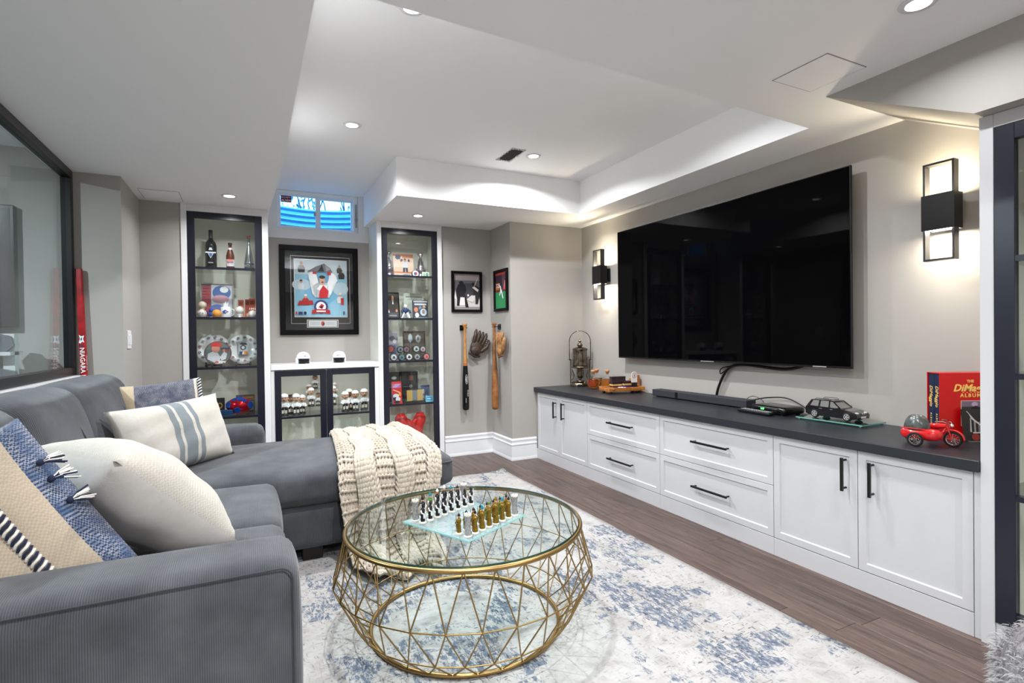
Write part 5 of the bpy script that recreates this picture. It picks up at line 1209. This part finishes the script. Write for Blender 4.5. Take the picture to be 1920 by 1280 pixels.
card('certificate', 'pale printed certificate at the back of the second right shelf', (1.45, 5.09, S2), .2, .255, [('r', 0, 0, 1, 1, (216, 222, 212)), ('r', .1, .84, .95, .88, (120, 124, 120)), ('r', .2, .76, .9, .78, (150, 154, 150)), ('e', .35, .45, .2, .2, (196, 204, 196))], -3, .003)
sh = [('r', 0, 0, 1, 1, (52, 62, 76)), ('r', .05, .9, .95, .97, (210, 214, 218)), ('r', .1, .74, .9, .84, (196, 200, 208)), ('e', .2, .5, .13, .14, (214, 130, 100)), ('e', .48, .6, .1, .1, (120, 140, 160)), ('e', .74, .64, .1, .09, (206, 150, 120)), ('e', .25, .2, .13, .14, (220, 220, 224)), ('e', .68, .36, .28, .25, (30, 46, 76)), ('e', .68, .36, .22, .2, (196, 206, 220)), ('e', .68, .38, .1, .12, (140, 120, 116)), ('r', .05, .02, .95, .08, (150, 158, 168))]
card('hockey_book', 'dark blue hockey history book on the second right shelf', (1.478, 4.96, S2), .148, .178, sh, -6, .02, 'book', edge=(40, 48, 60))
card('photo_card', 'tall blue grey photo card at the left of the third right shelf', (1.232, 5.04, S3), .088, .262, [('r', 0, 0, 1, 1, (120, 126, 146)), ('r', 0, .6, 1, 1, (150, 152, 166)), ('e', .4, .8, .3, .1, (90, 92, 110)), ('e', .65, .7, .2, .08, (200, 200, 208)), ('p', [(.1, .2), (.8, .2), (.7, .55), (.3, .55)], (60, 70, 100))], -5)
framed('dark wood framed panel with two crests behind the pucks', (1.445, 5.09, S3+.14), .222, .276, X_, (0, .08, 1), .012, wood_dark, [('r', 0, 0, 1, 1, (92, 84, 78)), ('p', [(.2, .7), (.3, .6), (.42, .7), (.4, .9), (.3, .96), (.22, .9)], (196, 204, 210)), ('p', [(.58, .66), (.7, .58), (.82, .66), (.84, .84), (.7, .92), (.58, .84)], (206, 210, 216)), ('e', .7, .76, .06, .06, (110, 116, 126)), ('r', .2, .1, .8, .4, (70, 64, 60))], .012)
PK = [(1.183, S3+.079, .037, (150, 70, 60), 'upper far left'), (1.2, S3, .037, (206, 210, 216), 'lower far left, red figure'), (1.275, S3+.075, .034, (130, 140, 150), 'upper second from the left'), (1.334, S3+.075, .034, (140, 100, 110), 'upper third from the left, reddish'), (1.275, S3, .035, (90, 130, 130), 'lower second from the left, green ring'), (1.345, S3, .037, (214, 218, 222), 'lower third from the left, mountain emblem'), (1.428, S3+.076, .036, (196, 206, 210), 'upper third from the right'), (1.492, S3+.076, .032, (170, 180, 190), 'upper far right'), (1.422, S3, .035, (150, 156, 160), 'lower second from the right'), (1.513, S3, .034, (206, 120, 130), 'lower far right, pink cross')]
rk2 = thing('puck_rack', 'clear stepped rack that carries the upper row of pucks', 'rack', (1.34, 4.955, S3)); MB().box(-.2, .19, -.004, .03, .066, .072).build('step', shelf_glass, rk2)
for q in (-.197, .187): MB().box(q-.003, q+.003, -.004, .03, 0, .066).build('support', shelf_glass, rk2)
for i, (x, z, r, c, lab) in enumerate(PK):
    up = z > S3+.01; rr = random.Random(i)
    fc = [('e', .5, .5, .42, .42, tuple(int(v*.55) for v in c)), ('e', .5, .5, .33, .33, c), ('p', [(.28, .36), (.5, .28), (.74, .38), (.62, .52), (.66, .68), (.5, .60), (.34, .70), (.40, .52)], rr.choice(((36, 44, 70), (176, 44, 48), (34, 36, 40))))]
    puck('souvenir puck, %s of the third right shelf' % lab, (x, 4.952 if up else 4.905, z+(-.003 if up else 0)), r, fc)
# shelf four and five
t = thing('presentation_case', 'open black presentation case at the back of the fourth right shelf', 'case', (1.325, 5.07, S4)); MB().box(-.146, .146, 0, .03, 0, .285).build('case', flat(24, 24, 27, .5), t, bev=.002); printed('fittings', t, [('r', .03, .04, .6, .96, (34, 34, 38)), ('r', .64, .04, .97, .96, (30, 28, 30)), ('e', .2, .8, .09, .05, (176, 190, 190)), ('r', .70, .7, .84, .86, (120, 60, 44)), ('e', .76, .5, .06, .06, (150, 146, 140)), ('r', .4, .6, .42, .9, (110, 90, 60))], (-.146, 0, 0), X_, Z_, .292, .285)
card('hockey_card_pack', 'red and white hockey card pack on the fourth right shelf', (1.226, 4.915, S4), .092, .205, [('r', 0, 0, 1, 1, (206, 44, 36)), ('r', .06, .72, .94, .9, (170, 110, 170)), ('p', [(.06, .72), (.5, .72), (.94, .9), (.4, .9)], (190, 150, 200)), ('p', [(.1, .62), (.16, .66), (.9, .5), (.85, .46)], (230, 190, 180)), ('e', .4, .35, .3, .1, (226, 226, 230)), ('e', .8, .42, .13, .08, (236, 160, 50)), ('e', .3, .22, .2, .08, (30, 30, 36)), ('e', .6, .2, .25, .1, (220, 220, 226)), ('e', .5, .08, .3, .06, (40, 42, 50)), ('r', .0, .0, .1, .45, (70, 90, 140))], -6, .012, 'pack')
t = thing('display_case', 'clear case with two yellow tickets on the fourth right shelf', 'case', (1.397, 4.94, S4)); MB().box(-.104, .104, -.03, .03, 0, .012).build('plinth', plastic_black, t)
for b in ((-.103, .103, -.029, -.028, .012, .128), (-.103, -.102, -.028, .028, .012, .128), (.102, .103, -.028, .028, .012, .128), (-.103, .103, -.028, .028, .127, .128)): MB().box(*b).build('cover', clear_m, t)
for x in (-.045, .055): MB().box(x-.027, x+.027, .0, .003, .014, .115).build('ticket', flat(226, 186, 96), t)
MB().box(-.017, .026, .001, .004, .02, .112).build('stub', flat(130, 140, 150), t)
card('photo_card', 'small blue team card at the right of the fourth right shelf', (1.525, 5.0, S4), .088, .15, [('r', 0, 0, 1, 1, (84, 104, 140)), ('r', 0, .88, 1, 1, (40, 60, 100)), ('e', .3, .6, .15, .15, (196, 206, 220)), ('e', .65, .5, .2, .2, (50, 70, 110)), ('e', .5, .25, .3, .12, (180, 190, 206))], -6)
card('souvenir_card', 'cyan and white card at the front right of the fourth right shelf', (1.532, 4.9, S4), .072, .055, [('r', 0, 0, 1, 1, (110, 196, 224)), ('r', .1, .25, .9, .8, (40, 150, 196)), ('r', .2, .48, .75, .6, (226, 240, 246))])
def boxing_glove(label, loc, rz, mir):
    t = thing('boxing_glove', label, 'boxing glove', loc, rz, 'pair of red boxing gloves'); rm = M('red_glove_leather', srgb(206, 36, 30), .3, bmp=(30, .3, .01))
    mb = MB(); mb.tube([(0, 0, .02), (0, 0, .1), (.004*mir, 0, .16), (.018*mir, -.005, .215), (.03*mir, -.012, .25), (.036*mir, -.03, .262)], [.045, .046, .052, .06, .05, .022], 16); mb.build('mitt', rm, t)
    mb = MB(); mb.tube([(-.042*mir, -.01, .13), (-.062*mir, -.02, .165), (-.052*mir, -.03, .205), (-.03*mir, -.036, .225)], [.02, .025, .023, .012], 10); mb.build('thumb', rm, t)
    MB().lathe([(.047, 0), (.05, .01), (.049, .07), (.046, .075)], n=20).build('cuff', M('red_cuff', srgb(176, 26, 24), .4), t)
    mb = MB()
    for k in range(4): mb.tube([(-.012, -.049, .02+k*.016), (.012, -.049, .03+k*.016)], .003, 6)
    mb.build('laces', flat(220, 190, 180), t)
boxing_glove('red boxing glove on the right of the bottom right shelf', (1.442, 4.99, .153), R_(10), 1)
boxing_glove('red boxing glove leaning left on the bottom right shelf', (1.302, 5.0, .153), R_(-12), -1)
# ================================================================ worktop objects
CZ = .668
pewter = M('antique_pewter', srgb(150, 140, 126), .22, 1, var=(14, srgb(84, 70, 58))); 
t = thing('samovar', 'ornate antique silver urn with a tall hoop handle in the corner', 'urn', (2.835, 4.285, CZ), R_(-33))
MB().lathe([(.098, 0), (.10, .008), (.094, .03), (.09, .034), (.088, .03), (.086, .008), (.001, .008)], n=36).build('tray_base', pewter, t)
mb = MB(); 
for q in (-1, 1): mb.tube([(q*.092, 0, .02), (q*.092, 0, .14), (q*.09, 0, .25)], .0055, 8)
for q in (-1, 1): mb.tube([(q*.09, 0, .25), (q*.082, 0, .258), (q*.066, 0, .25)], .005, 8)
for q in (-1, 1): mb.tube([(q*.088, 0, .05), (q*.07, 0, .07), (q*.055, 0, .1), (q*.075, 0, .15)], .004, 8)
mb.build('stand', pewter, t)
MB().lathe([(.03, .03), (.035, .04), (.035, .05), (.012, .055), (.001, .055)], n=20).build('burner', pewter, t)
MB().lathe([(.001, .055), (.012, .065), (.03, .085), (.034, .12), (.03, .16), (.034, .17)], n=28).build('spirit_bowl', pewter, t)
MB().lathe([(.045, .168), (.078, .172), (.082, .18), (.078, .186), (.05, .186)], n=36).build('support_ring', pewter, t)
MB().lathe([(.05, .18), (.07, .19), (.072, .2), (.068, .23), (.0665, .30), (.066, .33), (.072, .345), (.074, .35)], n=36).build('urn_body', pewter, t)
MB().lathe([(.074, .35), (.07, .356), (.05, .364), (.03, .37), (.014, .374)], n=36).build('lid', pewter, t)
MB().lathe([(.014, .372), (.026, .382), (.028, .39), (.02, .402), (.008, .41), (.014, .42), (.014, .428), (.006, .438), (.001, .452)], n=20).build('finial', pewter, t)
hp = [(-.1, 0, .25)]+[(-.1*math.cos(a), 0, .425+.1*math.sin(a)) for a in [i*math.pi/16 for i in range(17)]]+[(.1, 0, .25)]
mb = MB(); mb.tube(hp, .0042, 8); mb.ball((-.1, 0, .25), .008, 8); mb.ball((.1, 0, .25), .008, 8); mb.build('hoop_handle', pewter, t)
MB().box(-.03, .03, -.115, -.096, .004, .022).build('name_plate', plastic_black, t, bev=.002)

whisky = M('whisky', srgb(244, 150, 50), .02, trans=1.0, ior=1.33); dec_glass = thin_glass('decanter_glass', (.96, .97, .96), 1.2); cork = M('cork', srgb(206, 150, 110), .8, var=(60, srgb(170, 112, 76)))
def decanter(label, loc, fill=.088):
    t = thing('decanter', label, 'decanter', loc, 0, 'round whisky decanters'); r = .057
    sph = [(r*math.cos(e), .062+r*math.sin(e)) for e in [R_(-72+i*150/14) for i in range(15)]]
    MB().lathe([(.028, 0), (.026, .005)]+sph+[(.0135, .124), (.0125, .138), (.017, .146)], n=32).build('flask', dec_glass, t)
    liq = [(r*.95*math.cos(e), .062+r*.95*math.sin(e)) for e in [R_(-75+i*105/12) for i in range(13)]]
    MB().lathe([(.001, .0078)]+liq+[(.001, liq[-1][1])], n=32).build('whisky', whisky, t)
    MB().lathe([(.011, .13), (.012, .147), (.019, .148), (.02, .166), (.017, .170), (.001, .171)], n=20).build('stopper', cork, t)
decanter('round whisky decanter in front, nearest the worktop edge', (2.755, 3.955, CZ)); decanter('round whisky decanter at the rear beside the silver urn', (2.875, 4.07, CZ)); decanter('round whisky decanter between the others and the wooden tray', (2.872, 3.905, CZ))

oak_m = M('honey_oak', srgb(196, 128, 62), .35, var=(24, srgb(160, 94, 40)))
t = thing('serving_tray', 'honey wooden cigar tray standing raised on small feet', 'tray', (2.775, 3.575, CZ), R_(-8))
w2, d2 = .165, .09
MB().box(-w2, w2, -d2, d2, .022, .032).build('bottom', oak_m, t)
for b in ((-w2, w2, -d2, -d2+.012, .024, .052), (-w2, w2, d2-.012, d2, .024, .052), (-w2, -w2+.012, -d2+.012, d2-.012, .024, .046), (w2-.012, w2, -d2+.012, d2-.012, .024, .052)): MB().box(*b).build('side', oak_m, t, bev=.002)
for i in range(3): MB().box(w2-.075+.025*i, w2-.001, -.01, d2-.013, .052 if i == 0 else .052+.03*i, .052+.03*(i+1)).build('step', oak_m, t, bev=.001)
for x in (-w2+.03, w2-.03):
    for y in (-d2+.03, d2-.03): MB().lathe([(.012, 0), (.014, .006), (.009, .022)], n=12, c=(x, y, 0)).build('foot', M('dark_foot', srgb(40, 28, 20), .5), t)
T4 = t.matrix_basis.copy() if False else None
def on_tray(dx, dy): a = R_(-8); return (2.775+dx*math.cos(a)-dy*math.sin(a), 3.575+dx*math.sin(a)+dy*math.cos(a))
tin_m = flat(58, 30, 70, .3)
for i, (dx, dy, h_, c, lab) in enumerate(((-.055, .005, .05, (70, 26, 40), 'dark red cigar tin with a gold stripe on the wooden tray'), (.035, -.012, .055, (66, 36, 96), 'purple cigar tin with a gold stripe on the wooden tray'))):
    x, y = on_tray(dx, dy); t2 = thing('cigar_tin', lab, 'tin', (x, y, CZ+.0322), R_(-8), 'cigar tins')
    MB().box(-.042, .042, -.03, .03, 0, h_*.6).build('tin', flat(*c, .3), t2, bev=.002); MB().box(-.042, .042, -.03, .03, h_*.6, h_*.85).build('stripe', flat(220, 180, 96, .3), t2, bev=.001); MB().box(-.043, .043, -.031, .031, h_*.85, h_+.012).build('lid', flat(44, 24, 36, .3), t2, bev=.002)
x, y = on_tray(-.01, .052); t2 = thing('cigar_box', 'dark brown cigar box at the back of the wooden tray', 'box', (x, y, CZ+.0322), R_(-8)); MB().box(-.065, .065, -.02, .02, 0, .085).build('carton', flat(58, 36, 40, .5), t2, bev=.002); MB().box(-.066, .066, -.021, .021, .085, .1).build('lid', flat(44, 26, 32, .5), t2, bev=.002)
x, y = on_tray(.085, -.055); t2 = thing('label_sign', 'small arched white sign with a round mark on the wooden tray', 'sign', (x, y, CZ+.0322), R_(-8))
arch = [(-.027, 0), (.027, 0)]+[(.027*math.cos(a), .06+.03*math.sin(a)) for a in [i*math.pi/10 for i in range(11)]]
mb = MB(); mb.prism(arch, -.002, .002, lambda a, b, h: (a, h, b+.055)); mb.build('board', flat(232, 226, 220), t2); printed('mark', t2, [('e', .5, .5, .5, .5, (120, 40, 36)), ('e', .5, .5, .42, .42, (236, 230, 222)), ('p', [(.4, .25), (.6, .25), (.55, .75), (.45, .75)], (90, 30, 28))], (-.02, -.0021, .09), X_, Z_, .04, .045); MB().box(-.02, .02, -.012, .012, 0, .055).build('clip', plastic_black, t2, bev=.002)
cg = M('cigar_leaf', srgb(150, 96, 54), .7, var=(60, srgb(110, 66, 34)))
for i in range(5):
    x, y = on_tray(-.125+.008*i, -.052+.018*i); t2 = thing('cigar', 'brown cigar in the wooden tray, %s from the front' % files[i], 'cigar', (x, y, CZ+.0405), R_(75+4*i), 'cigars in the tray')
    mb = MB(); mb.tube([(-.06, 0, 0), (-.055, 0, 0), (.045, 0, 0), (.06, 0, 0)], [.003, .008, .008, .004], 10); mb.build('wrapper', cg, t2); MB().lathe([(.0084, 0), (.0084, .012)], n=12).xf(Matrix.Translation((-.03, 0, 0)) @ Matrix.Rotation(R_(90), 4, 'Y')).build('band', flat(196, 160, 70), t2)
x, y = on_tray(-.03, -.055); t2 = thing('ashtray', 'small clear glass dish in the wooden tray', 'dish', (x, y, CZ+.0322)); MB().lathe([(.022, 0), (.03, .004), (.034, .02), (.031, .02), (.026, .007), (.001, .006)], n=20).build('bowl', M('pressed_glass', srgb(220, 224, 226), .08, coat=.5), t2)

# ---- model car on its glass stand
t = thing('glass_plinth', 'green tinted glass display plate under the model car', 'glass plate', (2.832, 1.79, CZ), R_(0))
MB().box(-.1, .1, -.18, .18, .009, .015).build('plate', thin_glass('plate_glass', (.72, .90, .86), 1.6), t)
mb = MB(); mb.box(-.101, -.1, -.18, .18, .009, .015); mb.box(.1, .101, -.18, .18, .009, .015); mb.box(-.1, .1, -.181, -.18, .009, .015); mb.box(-.1, .1, .18, .181, .009, .015); mb.build('edge', M('pale_green_edge', srgb(110, 170, 155), .15), t)
for x in (-.09, .09):
    for y in (-.165, .165): MB().lathe([(.006, 0), (.008, .004), (.006, .009)], n=12, c=(x, y, 0)).build('foot', steel_m, t)
t = thing('model_car', 'black estate model car on a glass plate', 'model car', (2.835, 1.805, CZ+.0155), R_(-90))
paint = M('car_black', srgb(10, 11, 16), .12, coat=.8)
L2 = .14; wd = .054       # local x forward
low = [(-.14, .02), (-.142, .045), (-.138, .058), (-.125, .064), (.035, .062), (.06, .061), (.10, .055), (.132, .045), (.140, .034), (.138, .016), (.12, .012), (-.12, .012)]
mb = MB(); mb.prism(low, -wd, wd, lambda a, b, h: (a, h, b)); mb.build('body', paint, t, bev=.006, seg=3)
cab = [(-.132, .062), (-.118, .09), (-.10, .098), (-.02, .1), (.012, .096), (.058, .062)]
def cabf(a, b, h): k = 1-(b-.062)/.038*.16; return (a, h*k, b)
mb = MB(); mb.prism([(-.128, .062), (-.114, .088), (-.098, .094), (-.02, .095), (.008, .092), (.05, .062)], -wd+.004, wd-.004, cabf); mb.build('windows', M('car_glass', srgb(120, 120, 118), .05, coat=1), t, bev=.002)
mb = MB()
def pil(x0, x1, x2, x3):
    for q in (-1, 1): mb.prism([(x0, .062), (x1, .062), (x3, .097), (x2, .097)], q*(wd-.0045), q*(wd-.0025), cabf)
pil(-.136, -.118, -.112, -.1); pil(-.07, -.06, -.066, -.058); pil(-.012, -.004, -.012, -.006); pil(.045, .056, .004, .012)
mb.prism([(-.118, .0935), (-.10, .0985), (-.02, .1005), (.012, .0965), (.014, .0935), (-.02, .0955), (-.1, .094)], -wd+.006, wd-.006, cabf); mb.build('roof_and_pillars', paint, t, bev=.0015)
mb = MB()
for q in (-1, 1): mb.tube([(-.095, q*.036, .099), (-.09, q*.036, .104), (-.02, q*.036, .106), (-.01, q*.036, .101)], .0015, 6)
mb.build('roof_rails', plastic_black, t)
for x in (-.088, .088):
    for q in (-1, 1):
        wl_ = MB(); wl_.lathe([(.012, -.009), (.021, -.009), (.0225, -.006), (.0225, .006), (.021, .009), (.012, .009)], n=24); wl_.xf(Matrix.Translation((x, q*(wd-.006), .0225)) @ Matrix.Rotation(R_(90), 4, 'X')); wh = wl_.build('wheel', M('tyre', srgb(18, 18, 18), .8), t)
        mb = MB(); mb.cyl((x, q*(wd+.0022), .0225), (x, q*(wd+.001), .0225), .0155, n=20)
        mb.build('rim', M('rim_shadow', srgb(40, 40, 42), .5), wh); mb = MB()
        for k in range(5):
            a = k*2*math.pi/5; mb.obox((x+.008*math.cos(a), q*(wd+.0032), .0225+.008*math.sin(a)), (.014, .002, .0055), Matrix.Rotation(-a, 3, 'Y'))
        mb.tube([(x+.0145*math.cos(i*math.pi/10), q*(wd+.003), .0225+.0145*math.sin(i*math.pi/10)) for i in range(20)], .0015, 6, True); mb.build('spokes', M('alloy', srgb(210, 212, 216), .2, .6), wh)
mb = MB()
for q in (-1, 1): mb.ball((.128, q*.036, .044), (.010, .013, .006), 10)
mb.build('headlamps', M('lamp_clear', srgb(220, 224, 230), .08, .4), t)
mb = MB()
for q in (-1, 1): mb.cbox((.1395, q*.008, .043), (.004, .011, .009))
mb.build('grille', chrome_m, t, bev=.001); MB().box(.1405, .1425, -.02, .02, .02, .029).build('number_plate', flat(226, 226, 226), t)
mb = MB()
for q in (-1, 1): mb.ball((.04, q*(wd+.006), .068), (.006, .007, .005), 8); mb.box(-.062, -.045, q*wd-.0015, q*wd+.0015, .051, .054); mb.box(-.002, .012, q*wd-.0015, q*wd+.0015, .051, .054)
mb.build('mirrors_and_handles', M('silver_trim', srgb(180, 180, 184), .2, .7), t)
mb = MB()
for q in (-1, 1): mb.cbox((-.14, q*.042, .052), (.006, .018, .012))
mb.build('tail_lamps', flat(150, 20, 24, .15), t, bev=.001)

# ---- red motorcycle with sidecar
t = thing('model_motorcycle', 'red vintage model motorcycle with a hooded sidecar', 'model motorcycle', (2.585, 1.245, CZ), R_(-82))
rp = M('moto_red', srgb(206, 22, 26), .18, coat=.7)
def spoked(x, y, r, par):
    o = MB().tube([(x+(r-.005)*math.cos(i*math.pi/14), y, r+(r-.005)*math.sin(i*math.pi/14)) for i in range(28)], .005, 8, True).build('wheel', M('tyre', (0, 0, 0)), par)
    mb = MB()
    for i in range(12): a = i*math.pi/6; mb.cyl((x, y+.003*(-1)**i, r), (x+(r-.008)*math.cos(a), y, r+(r-.008)*math.sin(a)), .0008, n=5)
    mb.tube([(x+(r-.009)*math.cos(i*math.pi/12), y, r+(r-.009)*math.sin(i*math.pi/12)) for i in range(24)], .002, 6, True); mb.cyl((x, y-.006, r), (x, y+.006, r), .005, n=10); mb.build('spokes', chrome_m, o)
spoked(.078, 0, .033, t); spoked(-.062, 0, .033, t); spoked(-.02, -.1, .03, t)
def fender(x, y, r, a0, a1, w_=.008):
    mb = MB()
    def fn(u, v): a = R_(a0+(a1-a0)*u); return (x+(r+.006-.003*abs(2*v-1)**2)*math.cos(a), y-w_+2*w_*v, .033+(r+.006-.003*abs(2*v-1)**2)*math.sin(a))
    mb.grid(fn, 14, 4); o = mb.build('mudguard', rp, t); o.modifiers.new('solid', 'SOLIDIFY').thickness = .0012
fender(.078, 0, .034, -5, 150); fender(-.062, 0, .034, 20, 190)
mb = MB(); mb.tube([(.078, -.009, .033), (.066, -.009, .07), (.058, -.008, .098)], .0025, 6); mb.tube([(.078, .009, .033), (.066, .009, .07), (.058, .008, .098)], .0025, 6); mb.build('fork', rp, t)
mb = MB(); mb.tube([(.03, .04, .104), (.05, .03, .106), (.057, .01, .1), (.057, -.01, .1), (.05, -.03, .106), (.03, -.04, .104)], .002, 6); mb.build('handlebar', chrome_m, t)
mb = MB(); mb.ball((.075, 0, .088), (.007, .009, .009), 12); mb.tube([(.06, .02, .06), (.062, .02, .09)], .0012, 6); mb.tube([(.062+.006*math.cos(i*math.pi/6), .02, .096+.006*math.sin(i*math.pi/6)) for i in range(12)], .0012, 5, True); mb.build('headlamp', chrome_m, t)
mb = MB(); mb.tube([(.056, 0, .085), (.03, 0, .082), (0, 0, .078), (-.02, 0, .07)], [.008, .013, .012, .006], 12); mb.build('tank', rp, t)
mb = MB(); mb.ball((-.025, 0, .084), (.022, .014, .006), 12); mb.build('saddle', rp, t)
mb = MB(); mb.tube([(.056, 0, .08), (.03, 0, .03), (-.02, 0, .026), (-.062, 0, .033), (-.03, 0, .07), (.04, 0, .074)], .0028, 6, True); mb.tube([(.03, -.008, .024), (-.03, -.008, .022), (-.09, -.008, .03)], .003, 6); mb.build('chassis', rp, t)
mb = MB(); mb.cbox((.006, 0, .038), (.035, .02, .026)); mb.cyl((.0, 0, .05), (-.006, 0, .07), .009, n=12); mb.cyl((.012, 0, .05), (.02, 0, .068), .009, n=12)
for k in range(4): mb.cyl((-.001-.001*k, 0, .053+.004*k), (-.0012-.001*k, 0, .0545+.004*k), .0115, n=12)
mb.build('engine', M('engine_dark', srgb(60, 58, 58), .35, .7), t, bev=.001)
mb = MB(); rbox(mb, (-.012, -.055, .05), (.062, .03, .024), .018, 8, (.012, .004, 0)); mb.build('sidecar_tub', rp, t, weld=True)
mb = MB(); mb.grid(lambda u, v: (-.028+.047*math.cos(2*math.pi*u)*math.cos(R_(90*v))**.7, -.055+.032*math.sin(2*math.pi*u)*math.cos(R_(90*v))**.7, .066+.062*math.sin(R_(90*v))+.004*math.sin(6*math.pi*u)*math.sin(math.pi*v)), 24, 8, closeu=True); o = mb.build('sidecar_hood', M('grey_hood', srgb(120, 124, 122), .25, .4, var=(20, srgb(70, 74, 74))), t); o.modifiers.new('solid', 'SOLIDIFY').thickness = .0015
mb = MB(); mb.tube([(.012, -.086, .073), (-.075, -.086, .073)], .0022, 6); mb.tube([(.0, -.01, .03), (.0, -.04, .035)], .003, 6); mb.tube([(-.05, -.01, .03), (-.05, -.04, .035)], .003, 6); mb.build('struts', rp, t)

# ---- boxed albums and photo plaque beside them
nb, ab = Vector((-.5, -.866, 0)), Vector((.866, -.5, 0))
P0 = Vector((2.72, 1.272, CZ)); bw, bd, bh = .25, .078, .295
t = tag(bpy.data.objects.new('album_box', None), 'red boxed album set with gold lettering at the worktop end', 'box set'); COL.objects.link(t)
t.matrix_world = Matrix(((ab.x, -nb.x, 0, P0.x), (ab.y, -nb.y, 0, P0.y), (0, 0, 1, P0.z), (0, 0, 0, 1)))
redc = flat(204, 12, 16, .35); gold_l = flat(246, 206, 110); navyc = flat(22, 36, 66, .45)
mb = MB(); mb.box(0, bw, 0, .003, 0, bh); mb.box(0, bw, bd-.003, bd, 0, bh); mb.box(0, bw, .003, bd-.003, 0, .003); mb.box(0, bw, .003, bd-.003, bh-.003, bh); mb.box(bw-.003, bw, .003, bd-.003, .003, bh-.003); mb.build('slipcase', redc, t)
for i in range(2):
    y0 = .004+i*(bd-.008)/2; bk = MB().box(.003, bw-.006, y0, y0+(bd-.008)/2-.001, .004, bh-.005).build('album', navyc, t, bev=.003)
    lettering('DiMaggio', .025, gold_l, bk, (.0026, y0+.017, .19), (0, 0, -1), (0, -1, 0), shear=.3); lettering('ALBUMS', .013, gold_l, bk, (.0026, y0+.017, .085), (0, 0, -1), (0, -1, 0), spacing=1.3)
lettering('THE', .016, gold_l, t, (.128, -.0006, .258), X_, Z_, bold=.0005); lettering('DiMaggio', .043, gold_l, t, (.138, -.0006, .228), X_, Z_, shear=.3, bold=.0012, extrude=.0005); lettering('ALBUMS', .022, gold_l, t, (.136, -.0006, .196), X_, Z_, spacing=1.35, bold=.0006)
printed('dotted_rule', t, [('e', .08+.14*i, .5, .03, .5, (246, 206, 110)) for i in range(7)], (.09, -.0002, .208), X_, Z_, .11, .003)
printed('cover_photograph', t, [('r', 0, 0, 1, 1, (222, 200, 170)), ('r', .02, .02, .98, .98, (70, 62, 64)), ('r', .02, .76, .98, .98, (120, 104, 126)), ('r', .02, .02, .22, .4, (150, 140, 136)), ('e', .42, .86, .10, .09, (186, 160, 196)), ('e', .12, .5, .1, .08, (196, 186, 180)), ('p', [(.25, .02), (.7, .02), (.66, .7), (.44, .8), (.3, .72)], (40, 36, 40))], (.088, -.0001, .062), X_, Z_, .135, .112)
q0 = P0+ab*.075-(-nb)*.04
t = tag(bpy.data.objects.new('photo_plaque', None), 'dark speckled photo plaque leaning on the red album box', 'plaque'); COL.objects.link(t)
t.matrix_world = Matrix(((ab.x, -nb.x, 0, q0.x), (ab.y, -nb.y, 0, q0.y), (0, 0, 1, CZ), (0, 0, 0, 1))) @ Matrix.Rotation(R_(-8), 4, 'X')
MB().box(0, .12, 0, .006, 0, .14).build('board', M('speckled_black', srgb(20, 19, 20), .5, var=(300, srgb(52, 50, 50))), t, bev=.001)
printed('picture', t, [('p', [(.22, .3), (.28, .3), (.30, .72), (.26, .74)], (170, 164, 162)), ('p', [(.36, .3), (.42, .3), (.44, .66), (.38, .7)], (150, 146, 146)), ('p', [(.5, .3), (.56, .3), (.58, .62), (.52, .62)], (120, 116, 118)), ('p', [(.14, .94), (.18, .94), (.3, .7), (.6, .48), (.95, .36), (.95, .40), (.62, .52), (.34, .74)], (206, 200, 196)), ('r', .3, .26, .95, .3, (190, 186, 182)), ('e', .38, .15, .14, .11, (140, 50, 36)), ('r', .1, .0, .95, .03, (110, 108, 106))], (0, 0, 0), X_, Z_, .12, .14)
MB().box(.02, .1, .006, .03, 0, .01).build('foot', plastic_black, t)
